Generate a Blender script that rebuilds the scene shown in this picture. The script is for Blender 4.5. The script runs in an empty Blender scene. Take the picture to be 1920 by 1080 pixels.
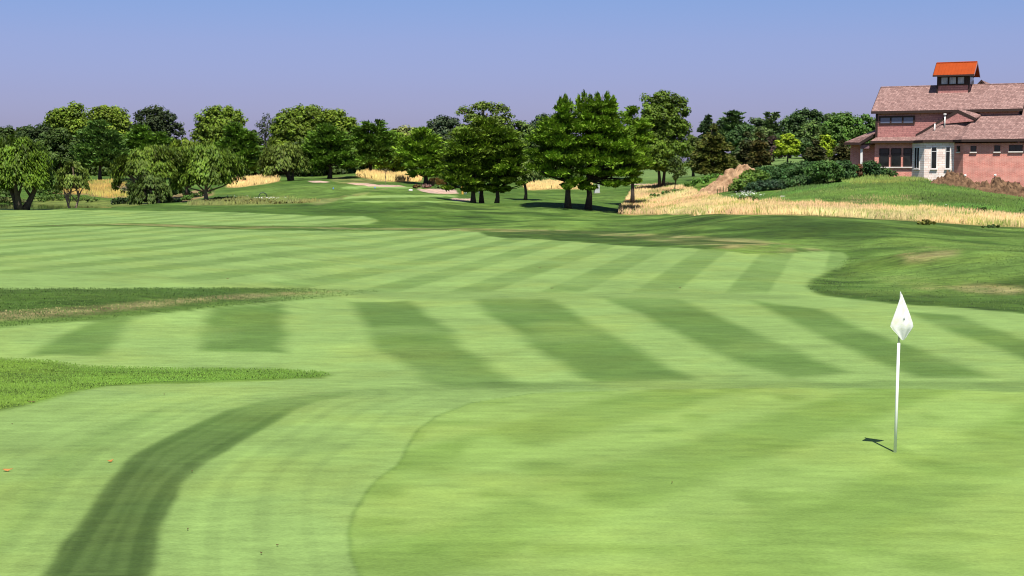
import bpy, math, random
import numpy as np

rng = np.random.default_rng(11)
random.seed(4)
SC = bpy.context.scene
COL = SC.collection

# ------------------------------------------------------------------ camera
F = 2667.0                      # focal length in pixels of a 1920 wide frame (50 mm on 36 mm)
EYE = 3.70
PITCH = math.atan((540 - 325) / F)
SP, CP = math.sin(PITCH), math.cos(PITCH)
cam_d = bpy.data.cameras.new('camera')
cam = bpy.data.objects.new('camera', cam_d)
COL.objects.link(cam)
cam_d.sensor_width = 36.0
cam_d.lens = F / 1920 * 36.0
cam_d.clip_start = 0.1
cam_d.clip_end = 20000
cam.location = (0, 0, EYE)
cam.rotation_euler = (math.pi / 2 - PITCH, 0, 0)
SC.camera = cam


def ray(u, r):
    v = (540 - r) / F
    return ((u - 960) / F, CP + v * SP, -SP + v * CP)


def at(u, r, Y):
    """the point of the sight line (u, r) that lies Y metres ahead"""
    d = ray(u, r)
    t = Y / d[1]
    return np.array((t * d[0], Y, EYE + t * d[2]))


def zr(Y, r):
    return at(960, r, Y)[2]


# ------------------------------------------------------------------ terrain
NEAR = [(0.0, 2.1), (3.0, 1.95), (6.0, 1.2), (9.0, 0.45), (12.0, 0.04), (15, 0.0), (19.0, 0.0), (23.6, 0.0), (26, -0.10), (30, -0.06), (33, 0.0)]
FAR = [(700, 'r', 306), (1500, 'r', 306), (4000, 'r', 312)]
COLS = {
    -260: [(34, 0.02), (37.5, .58), (40, .62), ('r', 80, 430), ('r', 86, 425), ('r', 130, 394), ('r', 137, 391), (143, -.7), (172, -.7), ('r', 182, 379), ('r', 200, 350), ('r', 220, 331), ('r', 270, 325), ('r', 400, 316)],
    0: [(34, 0.02), (37.5, .58), (40, .62), ('r', 80, 430), ('r', 86, 425), ('r', 130, 394), ('r', 137, 391), (143, -.7), (172, -.7), ('r', 182, 379), ('r', 200, 350), ('r', 220, 331), ('r', 270, 325), ('r', 400, 316)],
    170: [(34, 0.02), (37.2, .50), (39.5, .55), ('r', 80, 430), ('r', 86, 424), ('r', 130, 394), ('r', 138, 390), (145, -.7), (170, -.7), ('r', 181, 378), ('r', 198, 350), ('r', 218, 331), ('r', 270, 325), ('r', 400, 316)],
    245: [(34, 0.02), (37.0, .44), (39.0, .49), ('r', 80, 430), ('r', 86, 424), ('r', 130, 393.5), ('r', 140, 386), ('r', 147, 383), ('r', 155, 384), ('r', 166, 379), ('r', 180, 368), ('r', 195, 350), ('r', 212, 336), ('r', 235, 329), ('r', 300, 324), ('r', 400, 316)],
    480: [(35, 0.0), (38.5, .22), (41, .28), ('r', 80, 430), ('r', 87, 425.5), ('r', 118, 401), ('r', 130, 392), ('r', 140, 383.5), ('r', 146, 382), ('r', 153, 379), ('r', 165, 363), ('r', 178, 349), ('r', 190, 340), ('r', 198, 337), ('r', 235, 331), ('r', 300, 324), ('r', 400, 316)],
    590: [(38, 0.0), (41, .06), (44, .08), ('r', 84, 431), ('r', 92, 426.5), ('r', 115, 404), ('r', 126, 393), ('r', 138, 383), ('r', 148, 375), ('r', 160, 361), ('r', 172, 348), ('r', 180, 343), ('r', 192, 338), ('r', 205, 336), ('r', 235, 330), ('r', 300, 323), ('r', 400, 316)],
    690: [(40, 0.0), (44, 0.0), ('r', 90, 431), ('r', 97, 427), ('r', 112, 408), ('r', 122, 394), ('r', 131, 378.5), ('r', 137, 377), ('r', 140.5, 371), ('r', 150, 366), ('r', 157, 352.5), ('r', 168, 348), ('r', 180, 342.5), ('r', 192, 334), ('r', 205, 329), ('r', 225, 324), ('r', 300, 321), ('r', 400, 315)],
    800: [(40, 0.0), (44, 0.0), ('r', 92, 431), ('r', 99, 427), ('r', 112, 410), ('r', 124, 394), ('r', 131, 379.5), ('r', 137, 377.5), ('r', 140.5, 371.5), ('r', 150, 366), ('r', 157, 361), ('r', 168, 355), ('r', 180, 349), ('r', 195, 343), ('r', 212, 333), ('r', 230, 327), ('r', 300, 321), ('r', 400, 315)],
    880: [(40, 0.0), (44, 0.0), ('r', 90, 431), ('r', 98, 426), ('r', 112, 411), ('r', 128, 397), ('r', 142, 386), ('r', 150, 382), ('r', 155, 382), ('r', 163, 380), ('r', 176, 370), ('r', 195, 356), ('r', 220, 343), ('r', 250, 336), ('r', 300, 328), ('r', 400, 317)],
    1000: [(40, 0.0), (44, 0.0), ('r', 80, 440), ('r', 92, 431), ('r', 105, 415), ('r', 120, 400), ('r', 130, 394), ('r', 140, 388.5), ('r', 151, 387), ('r', 156, 387), ('r', 165, 381), ('r', 185, 366), ('r', 205, 353), ('r', 230, 343), ('r', 300, 331), ('r', 400, 318)],
    1100: [(40, 0.0), (44, 0.0), ('r', 78, 446), ('r', 88, 438), ('r', 100, 423), ('r', 120, 407), ('r', 130, 402), ('r', 140, 397), ('r', 150, 396), ('r', 160, 391), ('r', 180, 373), ('r', 205, 355), ('r', 230, 342), ('r', 300, 331), ('r', 400, 318)],
    1200: [(40, 0.0), (44, 0.0), ('r', 70, 456), ('r', 80, 449), ('r', 92, 431), ('r', 105, 418), ('r', 120, 412), ('r', 132, 409), ('r', 142, 405.5), ('r', 150, 406), ('r', 156, 405.5), ('r', 163, 400), ('r', 178, 370), ('r', 195, 352), ('r', 215, 341), ('r', 300, 327), ('r', 400, 314)],
    1330: [(40, 0.0), (44, 0.0), ('r', 66, 463), ('r', 77, 440), ('r', 88, 416), ('r', 96, 401), ('r', 100, 399.5), ('r', 108, 405), ('r', 116, 402), ('r', 125, 394), ('r', 145, 375), ('r', 165, 358), ('r', 180, 347), ('r', 200, 336), ('r', 300, 313), ('r', 400, 306)],
    1440: [(40, 0.0), (44, 0.0), ('r', 62, 477), ('r', 72, 450), ('r', 84, 413), ('r', 90, 399.5), ('r', 94, 398), ('r', 102, 406), ('r', 110, 401), ('r', 120, 390), ('r', 135, 372), ('r', 145, 357), ('r', 155, 347), ('r', 170, 340), ('r', 220, 315), ('r', 300, 291), ('r', 330, 290), ('r', 400, 295)],
    1580: [(40, 0.0), (44, 0.0), ('r', 55, 521), ('r', 60, 500), ('r', 66, 472), ('r', 75, 441), ('r', 85, 418), ('r', 92, 406.5), ('r', 96, 405), ('r', 104, 410), ('r', 112, 399), ('r', 118, 386), ('r', 130, 361), ('r', 139, 342), ('r', 146, 334), ('r', 165, 330), ('r', 220, 314), ('r', 300, 298), ('r', 400, 298)],
    1700: [(38, 0.0), (41, 0.0), ('r', 46, 541), ('r', 52, 515), ('r', 58, 490), ('r', 66, 463), ('r', 76, 440), ('r', 86, 424), ('r', 93, 415.5), ('r', 98, 414.5), ('r', 106, 408), ('r', 115, 394), ('r', 125, 373), ('r', 134, 351), ('r', 140, 340), ('r', 146, 335), ('r', 165, 331), ('r', 300, 310), ('r', 400, 305)],
    1830: [(36, 0.0), (40, 0.0), ('r', 44, 556), ('r', 48, 520), ('r', 53, 494), ('r', 60, 478), ('r', 70, 458), ('r', 80, 441), ('r', 90, 427), ('r', 96, 423), ('r', 104, 417), ('r', 115, 398), ('r', 125, 378), ('r', 134, 361), ('r', 139, 354), ('r', 146, 350), ('r', 165, 338), ('r', 300, 315), ('r', 400, 308)],
    1920: [(36, 0.0), (39, 0.0), ('r', 43, 560), ('r', 47, 522), ('r', 52, 494), ('r', 58, 482), ('r', 70, 462), ('r', 80, 445), ('r', 90, 431), ('r', 97, 428), ('r', 105, 420), ('r', 116, 401), ('r', 125, 387), ('r', 134, 375), ('r', 139, 371), ('r', 147, 366), ('r', 165, 350), ('r', 300, 318), ('r', 400, 310)],
    2300: [(36, 0.0), (39, 0.0), ('r', 43, 560), ('r', 47, 522), ('r', 52, 494), ('r', 58, 482), ('r', 70, 462), ('r', 80, 445), ('r', 90, 431), ('r', 97, 428), ('r', 105, 420), ('r', 116, 401), ('r', 125, 387), ('r', 134, 375), ('r', 139, 371), ('r', 147, 366), ('r', 165, 350), ('r', 300, 318), ('r', 400, 310)],
}
YT = np.concatenate([np.linspace(0, 12, 25)[:-1], np.linspace(12, 60, 161)[:-1], np.linspace(60, 240, 361)[:-1], np.geomspace(240, 4000, 90)])
US = np.array(sorted(COLS))


def column(knots):
    ys, zs = [], []
    for k in NEAR:
        ys.append(k[0]); zs.append(k[1])
    for k in knots:
        if k[0] == 'r':
            ys.append(k[1]); zs.append(zr(k[1], k[2]))
        else:
            ys.append(k[0]); zs.append(k[1])
    for k in FAR:
        ys.append(k[0]); zs.append(zr(k[0], k[2]))
    return np.interp(YT, ys, zs)


RAW = np.array([column(COLS[u]) for u in US])
UT = np.arange(-300, 2301, 10.0)
TAB = np.empty((len(UT), len(YT)))
for j in range(len(YT)):
    # cosine blend between the surveyed profiles
    i = np.clip(np.searchsorted(US, UT, side='right') - 1, 0, len(US) - 2)
    f = np.clip((UT - US[i]) / (US[i + 1] - US[i]), 0, 1)
    TAB[:, j] = RAW[i, j] * (1 - f) + RAW[i + 1, j] * f


def smooth(a, axis, w):
    k = np.exp(-0.5 * (np.arange(-3 * w, 3 * w + 1) / w) ** 2)
    k /= k.sum()
    pad = [(0, 0), (0, 0)]
    pad[axis] = (3 * w, 3 * w)
    b = np.pad(a, pad, mode='edge')
    return np.apply_along_axis(lambda v: np.convolve(v, k, mode='valid'), axis, b)


TAB = smooth(TAB, 0, 4)
TAB = smooth(TAB, 1, 2)
# small rolls of the rough: X, Y, half widths, turn, height
BUMPS = [
    (21.5, 50, 3.2, 3.0, 0.3, .50), (17.2, 57, 4.5, 2.6, -.3, .42), (13.5, 66, 4.0, 3.0, 0, .22), (25.5, 60, 4, 3, 0, .30),
    (9.0, 82, 4.0, 4.0, 0, .30), (18.5, 80, 4.5, 4.5, 0, .28), (4.5, 100, 5, 5, 0, .30), (-5, 118, 6, 5, 0, .35), (23, 84, 5, 4, .2, .3),
    (30, 74, 5, 4, .2, .25), (-12, 134, 6, 4, 0, .2), (11, 92, 3, 4, 0, -.25), (14, 70, 2.5, 3.5, .3, -.16), (28, 66, 3, 4, .2, -.22),
    (-24, 168, 6, 5, 0, .35), (-18, 160, 4, 3, 0, -.25), (20, 70, 2.2, 3, .4, .2), (0, 108, 4, 3, .2, -.2), (27, 51, 2.2, 2.4, .2, .25),
    (7.0, 144.5, 6.5, 4.6, -.12, .80),
    (38, 130, 6, 4, 0, .3), (32, 122, 5, 3, 0, -.25), (46, 126, 6, 3, 0, .25),
]


def ground(X, Y):
    X = np.asarray(X, float); Y = np.asarray(Y, float)
    R = np.hypot(X, Y)
    phi = np.arctan2(X, Y)
    pc = np.clip(phi, -0.46, 0.46)
    u = np.clip(960 + F * np.tan(pc), UT[0], UT[-1] - 1e-6)
    Ye = np.clip(R * np.cos(pc), 0, YT[-1] - 1e-6)
    back = np.clip((np.abs(phi) - 0.6) / 1.2, 0, 1)
    fi = (u - UT[0]) / 10.0
    i = np.clip(fi.astype(int), 0, len(UT) - 2); fi = fi - i
    j = np.clip(np.searchsorted(YT, Ye, side='right') - 1, 0, len(YT) - 2)
    fj = (Ye - YT[j]) / (YT[j + 1] - YT[j])
    z = (TAB[i, j] * (1 - fi) + TAB[i + 1, j] * fi) * (1 - fj) + (TAB[i, j + 1] * (1 - fi) + TAB[i + 1, j + 1] * fi) * fj
    zb = 2.1 + 0.004 * R
    z = z * (1 - back) + zb * back
    for (bx, by, rx, ry, a, h) in BUMPS:
        dx, dy = X - bx, Y - by
        p = (dx * math.cos(a) + dy * math.sin(a)) / rx
        q = (-dx * math.sin(a) + dy * math.cos(a)) / ry
        z = z + h * np.exp(-(p * p + q * q))
    amp = np.clip((R - 40) / 120, 0, 1) * 0.05
    z = z + amp * (np.sin(X * .53 + .31 * Y) + np.sin(.47 * Y - .21 * X + 1.3) + .6 * np.sin(1.1 * X - .7 * Y))
    return z


def hit(u, r, ymax=600.0):
    """where the sight line (u, r) meets the ground"""
    d = ray(u, r)
    ys = np.concatenate([np.arange(9, 60, .1), np.arange(60, 260, .25), np.arange(260, ymax, 2)])
    t = ys / d[1]
    g = ground(t * d[0], ys)
    below = np.nonzero(EYE + t * d[2] <= g)[0]
    if len(below) == 0:
        Y = ymax
    else:
        k = below[0]
        if k == 0:
            Y = ys[0]
        else:
            t0, t1 = ys[k - 1] / d[1], ys[k] / d[1]
            a = EYE + t0 * d[2] - ground(t0 * d[0], ys[k - 1]); b = EYE + t1 * d[2] - ground(t1 * d[0], ys[k])
            Y = ys[k - 1] + (ys[k] - ys[k - 1]) * a / (a - b)
    return np.array((d[0] * Y / d[1], Y))


def plan(pts, n=8):
    """an outline of ground marks as plan coordinates, its edges followed over the terrain"""
    out = []
    m = len(pts)
    for k in range(m):
        a, b = pts[k], pts[(k + 1) % m]
        L = math.hypot(b[0] - a[0], b[1] - a[1])
        c = max(1, min(n, int(L / 25)))
        for q in range(c):
            out.append(hit(a[0] + (b[0] - a[0]) * q / c, a[1] + (b[1] - a[1]) * q / c))
    return np.array(out)


def inside_dist(poly, X, Y):
    """signed distance to a plan polygon, positive inside"""
    ins = np.zeros(X.shape, bool)
    d2 = np.full(X.shape, 1e18)
    n = len(poly)
    for k in range(n):
        x0, y0 = poly[k]; x1, y1 = poly[(k + 1) % n]
        ex, ey = x1 - x0, y1 - y0
        L = ex * ex + ey * ey + 1e-12
        t = np.clip(((X - x0) * ex + (Y - y0) * ey) / L, 0, 1)
        d2 = np.minimum(d2, (X - x0 - t * ex) ** 2 + (Y - y0 - t * ey) ** 2)
        if y0 != y1:
            c = ((y0 > Y) != (y1 > Y)) & (X < ex * (Y - y0) / (y1 - y0) + x0)
            ins ^= c
    return np.where(ins, np.sqrt(d2), -np.sqrt(d2))


def sstep(x, a, b):
    t = np.clip((x - a) / (b - a), 0, 1)
    return t * t * (3 - 2 * t)


def mask(poly, X, Y, soft):
    m = np.zeros(X.shape)
    lo, hi = poly.min(0) - soft * 2, poly.max(0) + soft * 2
    sel = (X > lo[0]) & (X < hi[0]) & (Y > lo[1]) & (Y < hi[1])
    if sel.any():
        m[sel] = sstep(inside_dist(poly, X[sel], Y[sel]), -soft, soft)
    return m


def noise2(X, Y, s, seed):
    """smooth value noise in plan"""
    r = np.random.default_rng(seed).random((257, 257))
    x, y = X / s + 100.37, Y / s + 57.11
    i, j = np.floor(x).astype(int), np.floor(y).astype(int)
    fx, fy = x - i, y - j
    fx, fy = fx * fx * (3 - 2 * fx), fy * fy * (3 - 2 * fy)
    i0, j0, i1, j1 = i % 257, j % 257, (i + 1) % 257, (j + 1) % 257
    return (r[i0, j0] * (1 - fx) + r[i1, j0] * fx) * (1 - fy) + (r[i0, j1] * (1 - fx) + r[i1, j1] * fx) * fy


# ------------------------------------------------------------------ object helpers
def tag(o, label=None, cat=None, group=None, kind=None):
    if label: o['label'] = label
    if cat: o['category'] = cat
    if group: o['group'] = group
    if kind: o['kind'] = kind
    return o


def link(o, parent=None):
    COL.objects.link(o)
    if parent is not None: o.parent = parent
    return o


def empty(name, loc, rz=0.0):
    o = bpy.data.objects.new(name, None)
    o.location = loc; o.rotation_euler = (0, 0, rz); o.empty_display_size = .5
    return link(o)


def mesh_np(name, V, faces, nside, mat, parent=None, smooth_=False, attrs=None):
    """V (n,3), faces (m,nside)"""
    V = np.asarray(V, np.float32); faces = np.asarray(faces, np.int32)
    me = bpy.data.meshes.new(name)
    me.vertices.add(len(V)); me.vertices.foreach_set('co', V.ravel())
    m = len(faces)
    me.loops.add(m * nside); me.loops.foreach_set('vertex_index', faces.ravel())
    me.polygons.add(m)
    me.polygons.foreach_set('loop_start', np.arange(0, m * nside, nside, dtype=np.int32))
    if smooth_:
        me.polygons.foreach_set('use_smooth', np.ones(m, bool))
    for k, a in (attrs or {}).items():
        a = np.asarray(a, np.float32)
        if a.ndim == 1:
            at_ = me.attributes.new(k, 'FLOAT', 'POINT'); at_.data.foreach_set('value', a)
        else:
            at_ = me.attributes.new(k, 'FLOAT_COLOR', 'POINT')
            at_.data.foreach_set('color', np.column_stack([a, np.ones(len(a), np.float32)]).ravel())
    me.update(calc_edges=True)
    if mat: me.materials.append(mat)
    return link(bpy.data.objects.new(name, me), parent)


class MB:
    """collects faces of one mesh"""
    def __init__(self): self.v = []; self.f = []

    def poly(self, pts):
        b = len(self.v); self.v += [tuple(p) for p in pts]; self.f.append(list(range(b, b + len(pts))))

    def box(self, x0, x1, y0, y1, z0, z1):
        b = len(self.v)
        self.v += [(x0, y0, z0), (x1, y0, z0), (x1, y1, z0), (x0, y1, z0), (x0, y0, z1), (x1, y0, z1), (x1, y1, z1), (x0, y1, z1)]
        self.f += [[b + q for q in f] for f in ((0, 3, 2, 1), (4, 5, 6, 7), (0, 1, 5, 4), (1, 2, 6, 5), (2, 3, 7, 6), (3, 0, 4, 7))]

    def prism(self, pts, off):
        """closed solid between a polygon and its copy moved by off"""
        n = len(pts); b = len(self.v); off = np.array(off)
        self.v += [tuple(p) for p in pts] + [tuple(np.array(p) + off) for p in pts]
        self.f.append(list(range(b, b + n))[::-1]); self.f.append(list(range(b + n, b + 2 * n)))
        for k in range(n):
            q = (k + 1) % n
            self.f.append([b + k, b + q, b + n + q, b + n + k])

    def tube(self, pts, rad, n=8, cap=True):
        pts = [np.array(p, float) for p in pts]
        b0 = len(self.v)
        for k, p in enumerate(pts):
            d = pts[min(k + 1, len(pts) - 1)] - pts[max(k - 1, 0)]
            d /= np.linalg.norm(d) + 1e-9
            a = np.cross(d, (0, 1, 0) if abs(d[1]) < .9 else (1, 0, 0)); a /= np.linalg.norm(a)
            c = np.cross(d, a)
            for q in range(n):
                t = 2 * math.pi * q / n
                self.v.append(tuple(p + rad[k] * (math.cos(t) * a + math.sin(t) * c)))
        for k in range(len(pts) - 1):
            for q in range(n):
                w = (q + 1) % n
                self.f.append([b0 + k * n + q, b0 + k * n + w, b0 + (k + 1) * n + w, b0 + (k + 1) * n + q])
        if cap:
            self.f.append([b0 + q for q in range(n)][::-1]); e = b0 + (len(pts) - 1) * n
            self.f.append([e + q for q in range(n)])

    def build(self, name, mat, parent=None, smooth_=False, bevel=0):
        me = bpy.data.meshes.new(name)
        me.from_pydata(self.v, [], self.f); me.update()
        if smooth_:
            for p in me.polygons: p.use_smooth = True
        me.materials.append(mat)
        o = link(bpy.data.objects.new(name, me), parent)
        if bevel:
            m = o.modifiers.new('bevel', 'BEVEL'); m.width = bevel; m.segments = 2; m.limit_method = 'ANGLE'
        return o


# ------------------------------------------------------------------ materials
def mat_new(name):
    m = bpy.data.materials.new(name); m.use_nodes = True
    nt = m.node_tree
    for n in list(nt.nodes): nt.nodes.remove(n)
    out = nt.nodes.new('ShaderNodeOutputMaterial')
    b = nt.nodes.new('ShaderNodeBsdfPrincipled')
    nt.links.new(b.outputs[0], out.inputs[0])
    b.inputs['Specular IOR Level'].default_value = 0.25
    return m, nt, b


def N(nt, t, **kw):
    n = nt.nodes.new(t)
    for k, v in kw.items(): setattr(n, k, v)
    return n


def noise(nt, scale, detail=3, coord=None, rough=.55, vec_scale=None):
    n = N(nt, 'ShaderNodeTexNoise'); n.inputs['Scale'].default_value = scale
    n.inputs['Detail'].default_value = detail; n.inputs['Roughness'].default_value = rough
    if coord is not None:
        if vec_scale:
            mp = N(nt, 'ShaderNodeMapping'); mp.inputs['Scale'].default_value = vec_scale
            nt.links.new(coord, mp.inputs['Vector']); coord = mp.outputs[0]
        nt.links.new(coord, n.inputs['Vector'])
    return n


def ramp(nt, src, stops):
    r = N(nt, 'ShaderNodeValToRGB')
    e = r.color_ramp.elements
    while len(e) < len(stops): e.new(.5)
    for k, (p, c) in enumerate(stops):
        e[k].position = p; e[k].color = (*c, 1) if len(c) == 3 else c
    nt.links.new(src, r.inputs[0])
    return r


def mixc(nt, a, b, fac, mode='MIX'):
    m = N(nt, 'ShaderNodeMix', data_type='RGBA', blend_type=mode)
    for sock, v in ((m.inputs[0], fac), (m.inputs[6], a), (m.inputs[7], b)):
        if hasattr(v, 'is_linked') or isinstance(v, bpy.types.NodeSocket): nt.links.new(v, sock)
        elif isinstance(v, (int, float)): sock.default_value = v
        else: sock.default_value = (*v, 1)
    return m.outputs[2]


def mathn(nt, op, a, b=0.0):
    m = N(nt, 'ShaderNodeMath', operation=op)
    for k, v in enumerate((a, b)):
        if isinstance(v, bpy.types.NodeSocket): nt.links.new(v, m.inputs[k])
        else: m.inputs[k].default_value = v
    return m.outputs[0]


def plain(name, col, rough=.7, var=.12, scale=6, metal=0, bump=0, spec=.25):
    m, nt, b = mat_new(name)
    tc = N(nt, 'ShaderNodeTexCoord')
    n = noise(nt, scale, 4, tc.outputs['Object'])
    lo = tuple(c * (1 - var) for c in col); hi = tuple(min(1, c * (1 + var)) for c in col)
    r = ramp(nt, n.outputs['Fac'], [(.3, lo), (.7, hi)])
    nt.links.new(r.outputs[0], b.inputs['Base Color'])
    b.inputs['Roughness'].default_value = rough; b.inputs['Metallic'].default_value = metal
    b.inputs['Specular IOR Level'].default_value = spec
    if bump:
        bp = N(nt, 'ShaderNodeBump'); bp.inputs['Strength'].default_value = bump; bp.inputs['Distance'].default_value = .05
        nt.links.new(n.outputs['Fac'], bp.inputs['Height']); nt.links.new(bp.outputs[0], b.inputs['Normal'])
    return m


def leaf_mat(name, trans=.18, rough=.6):
    """foliage: the object's own colour, varied leaf by leaf"""
    m, nt, b = mat_new(name)
    oi = N(nt, 'ShaderNodeObjectInfo')
    a = N(nt, 'ShaderNodeAttribute', attribute_name='tint')
    c = mixc(nt, oi.outputs['Color'], a.outputs['Color'], 1.0, 'MULTIPLY')
    nt.links.new(c, b.inputs['Base Color'])
    b.inputs['Roughness'].default_value = rough; b.inputs['Specular IOR Level'].default_value = .2
    t = N(nt, 'ShaderNodeBsdfTranslucent'); nt.links.new(c, t.inputs[0])
    mx = N(nt, 'ShaderNodeMixShader'); mx.inputs[0].default_value = trans
    nt.links.new(b.outputs[0], mx.inputs[1]); nt.links.new(t.outputs[0], mx.inputs[2])
    out = [n for n in nt.nodes if n.type == 'OUTPUT_MATERIAL'][0]
    nt.links.new(mx.outputs[0], out.inputs[0])
    return m


def turf_mat():
    m, nt, b = mat_new('turf')
    a = N(nt, 'ShaderNodeAttribute', attribute_name='turf')
    w = N(nt, 'ShaderNodeAttribute', attribute_name='shag')
    g = N(nt, 'ShaderNodeNewGeometry')
    P = g.outputs['Position']
    n1 = noise(nt, .55, 5, P, .6, (.6, 1.2, 1)); n2 = noise(nt, 3.2, 6, P, .68, (.5, 1.4, 1)); n3 = noise(nt, 34, 4, P, .75, (.55, 1.3, 1))
    # patchy vigour: mown turf varies a little, rough a lot
    s1 = mathn(nt, 'MULTIPLY', mathn(nt, 'SUBTRACT', n1.outputs['Fac'], .5), mathn(nt, 'ADD', mathn(nt, 'MULTIPLY', w.outputs['Fac'], 1.5), .42))
    s2 = mathn(nt, 'MULTIPLY', mathn(nt, 'SUBTRACT', n2.outputs['Fac'], .5), mathn(nt, 'ADD', mathn(nt, 'MULTIPLY', w.outputs['Fac'], 1.5), .75))
    s3 = mathn(nt, 'MULTIPLY', mathn(nt, 'SUBTRACT', n3.outputs['Fac'], .5), mathn(nt, 'ADD', mathn(nt, 'MULTIPLY', w.outputs['Fac'], .9), .85))
    f = mathn(nt, 'ADD', mathn(nt, 'ADD', mathn(nt, 'ADD', s1, s2), s3), 1.0)
    v = N(nt, 'ShaderNodeVectorMath', operation='SCALE')
    nt.links.new(a.outputs['Color'], v.inputs[0]); nt.links.new(f, v.inputs['Scale'])
    # yellowing here and there
    n4 = noise(nt, .23, 4, P, .6)
    y = ramp(nt, n4.outputs['Fac'], [(.46, (1, 1, 1)), (.75, (1.14, 1.02, .88))])
    c = mixc(nt, v.outputs[0], y.outputs[0], 1.0, 'MULTIPLY')
    nt.links.new(c, b.inputs['Base Color'])
    b.inputs['Roughness'].default_value = .85; b.inputs['Specular IOR Level'].default_value = .12
    bp = N(nt, 'ShaderNodeBump'); bp.inputs['Distance'].default_value = .12
    nt.links.new(mathn(nt, 'ADD', mathn(nt, 'MULTIPLY', w.outputs['Fac'], .55), .10), bp.inputs['Strength'])
    h = mathn(nt, 'ADD', n2.outputs['Fac'], mathn(nt, 'MULTIPLY', n3.outputs['Fac'], .5))
    nt.links.new(h, bp.inputs['Height']); nt.links.new(bp.outputs[0], b.inputs['Normal'])
    return m


TURF = turf_mat()
LEAF = leaf_mat('leaf', .26)
NEEDLE = leaf_mat('needle', .15)
BLADE = leaf_mat('grass_blade', .30)
BARK = plain('bark', (.055, .042, .032), .9, .35, 5, bump=.6)
PALEBARK = plain('pale_bark', (.20, .15, .10), .9, .35, 5, bump=.5)
# ------------------------------------------------------------------ the ground and what is mown, worn or paved on it
px = np.linspace(-300, 2250, 0)
az = np.concatenate([np.linspace(-math.pi, -.52, 50)[:-1], np.linspace(-.52, -.375, 50)[:-1], np.linspace(-.375, .375, 640), np.linspace(.375, .52, 50)[1:], np.linspace(.52, math.pi, 50)[1:-1]])
rr = [0.6, 2, 4, 6, 8, 10, 11.5]
R_ = 12.4
while R_ < 60: rr.append(R_); R_ += max(.03, R_ * R_ * .00024)
while R_ < 235: rr.append(R_); R_ += min(.9, R_ * R_ * .00012)
while R_ < 600: rr.append(R_); R_ *= 1.012
while R_ < 9000: rr.append(R_); R_ *= 1.12
rr = np.array(rr)
nA, nR = len(az), len(rr)
AA, RR = np.meshgrid(az, rr, indexing='ij')
GX, GY = RR * np.sin(AA), RR * np.cos(AA)
GZ = ground(GX, GY)

X, Y = GX.ravel(), GY.ravel()
n_lo, n_md, n_hi = noise2(X, Y, 9, 1), noise2(X, Y, 2.2, 2), noise2(X, Y, .7, 3)
WX, WY = X + (n_md - .5) * .16 + (n_hi - .5) * .08, Y + (n_hi - .5) * .4 + (n_md - .5) * .5

LIGHT = np.array((.148, .228, .064)); DARK = np.array((.060, .114, .022))
GREEN = np.array((.152, .232, .056)); GREEN_D = np.array((.092, .158, .026))
ROUGH = np.array((.046, .092, .014)); ROUGH_L = np.array((.080, .136, .026)); TAN = np.array((.25, .215, .095))
FESC = np.array((.38, .29, .13)); SOIL = np.array((.17, .105, .065)); PATH = np.array((.36, .255, .20))
MEAD = np.array((.065, .130, .020)); LUSH = np.array((.105, .185, .022))

C = np.empty((len(X), 3)); C[:] = ROUGH
W = np.ones(len(X))
C += (ROUGH_L - ROUGH) * sstep(noise2(X, Y, 14, 5) * .6 + n_md * .4, .42, .72)[:, None] * .8
zone = np.zeros(len(X))          # 0 rough, 1 fairway, 2 putting green, 3 tee box, 4 cart path


def lay(m, col, shag=None, k=1.0):
    global C, W
    m = m * k
    C = C * (1 - m[:, None]) + np.asarray(col) * m[:, None]
    if shag is not None: W = W * (1 - m) + shag * m


def paint(pts, col, soft, shag=None, k=1.0, warp=True, n=8):
    p = plan(pts, n)
    m = mask(p, WX if warp else X, WY if warp else Y, soft)
    lay(m, col, shag, k)
    return m


# far mown fields at the right; at the left, woodland shade painted on the ground
far_lawn = sstep(Y, 205, 240) * sstep(Y, 700, 600)
right_side = sstep(X / np.maximum(Y, 1), .05, .10)
lay(far_lawn * right_side, (.105, .165, .048), .5, .85)
lay(far_lawn * (1 - right_side), (.050, .085, .016), 1.0, .9)
# --- fairway
m = paint([(-1500, 1110), (3400, 1110), (3400, 700), (2700, 668), (2300, 640), (1920, 588), (1800, 578), (1700, 572), (1600, 563), (1540, 552), (1514, 540), (1520, 526), (1550, 510), (1580, 496), (1588, 484), (1578, 474), (1550, 471), (1500, 474), (1450, 477), (1400, 474), (1300, 466), (1200, 462), (1100, 455), (1000, 448), (940, 446), (912, 441), (900, 435), (860, 432), (700, 433), (560, 432.5), (500, 431.5), (350, 428), (250, 424), (160, 424), (60, 426), (-300, 429), (-1500, 440)], LIGHT, .22, .10)
fair = m.copy()
m2 = paint([(-1500, 396), (-300, 392), (0, 392), (200, 394), (350, 396), (480, 400), (560, 403), (580, 405), (680, 405), (700, 409), (708, 415), (690, 421), (600, 424), (450, 423), (350, 420.5), (250, 418), (120, 421), (40, 424.5), (-300, 426.5), (-1500, 436)], LIGHT * 1.02, .35, .10)
fair = np.maximum(fair, m2)
# foreground is left of Y = 12 too
nearm = sstep(RR.ravel(), 15, 12)
lay(nearm, LIGHT, .1)
fair = np.maximum(fair, nearm)
# --- stripes of the far band, mown up to the right
band = fair * sstep(Y, 43.2, 45.0)
s = WX - .22 * WY - .0009 * (WX + 8) * (WY - 44)
ph = (s + 11.1) / 2.9
st = sstep(np.cos(2 * math.pi * ph), -.12, .32)
strk = .62 + .76 * noise2(X, Y, 1.3, 21) * noise2(X, Y, 4.5, 22) * 2
lay(band * st * np.clip(strk, 0, 1.0), LIGHT * .42 + DARK * .56, None, .9)
# a greyer cross swath
lay(band * sstep(np.cos(2 * math.pi * (WX + .9 * WY) / 9), .2, .9), LIGHT * .86, None, .35)
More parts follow.
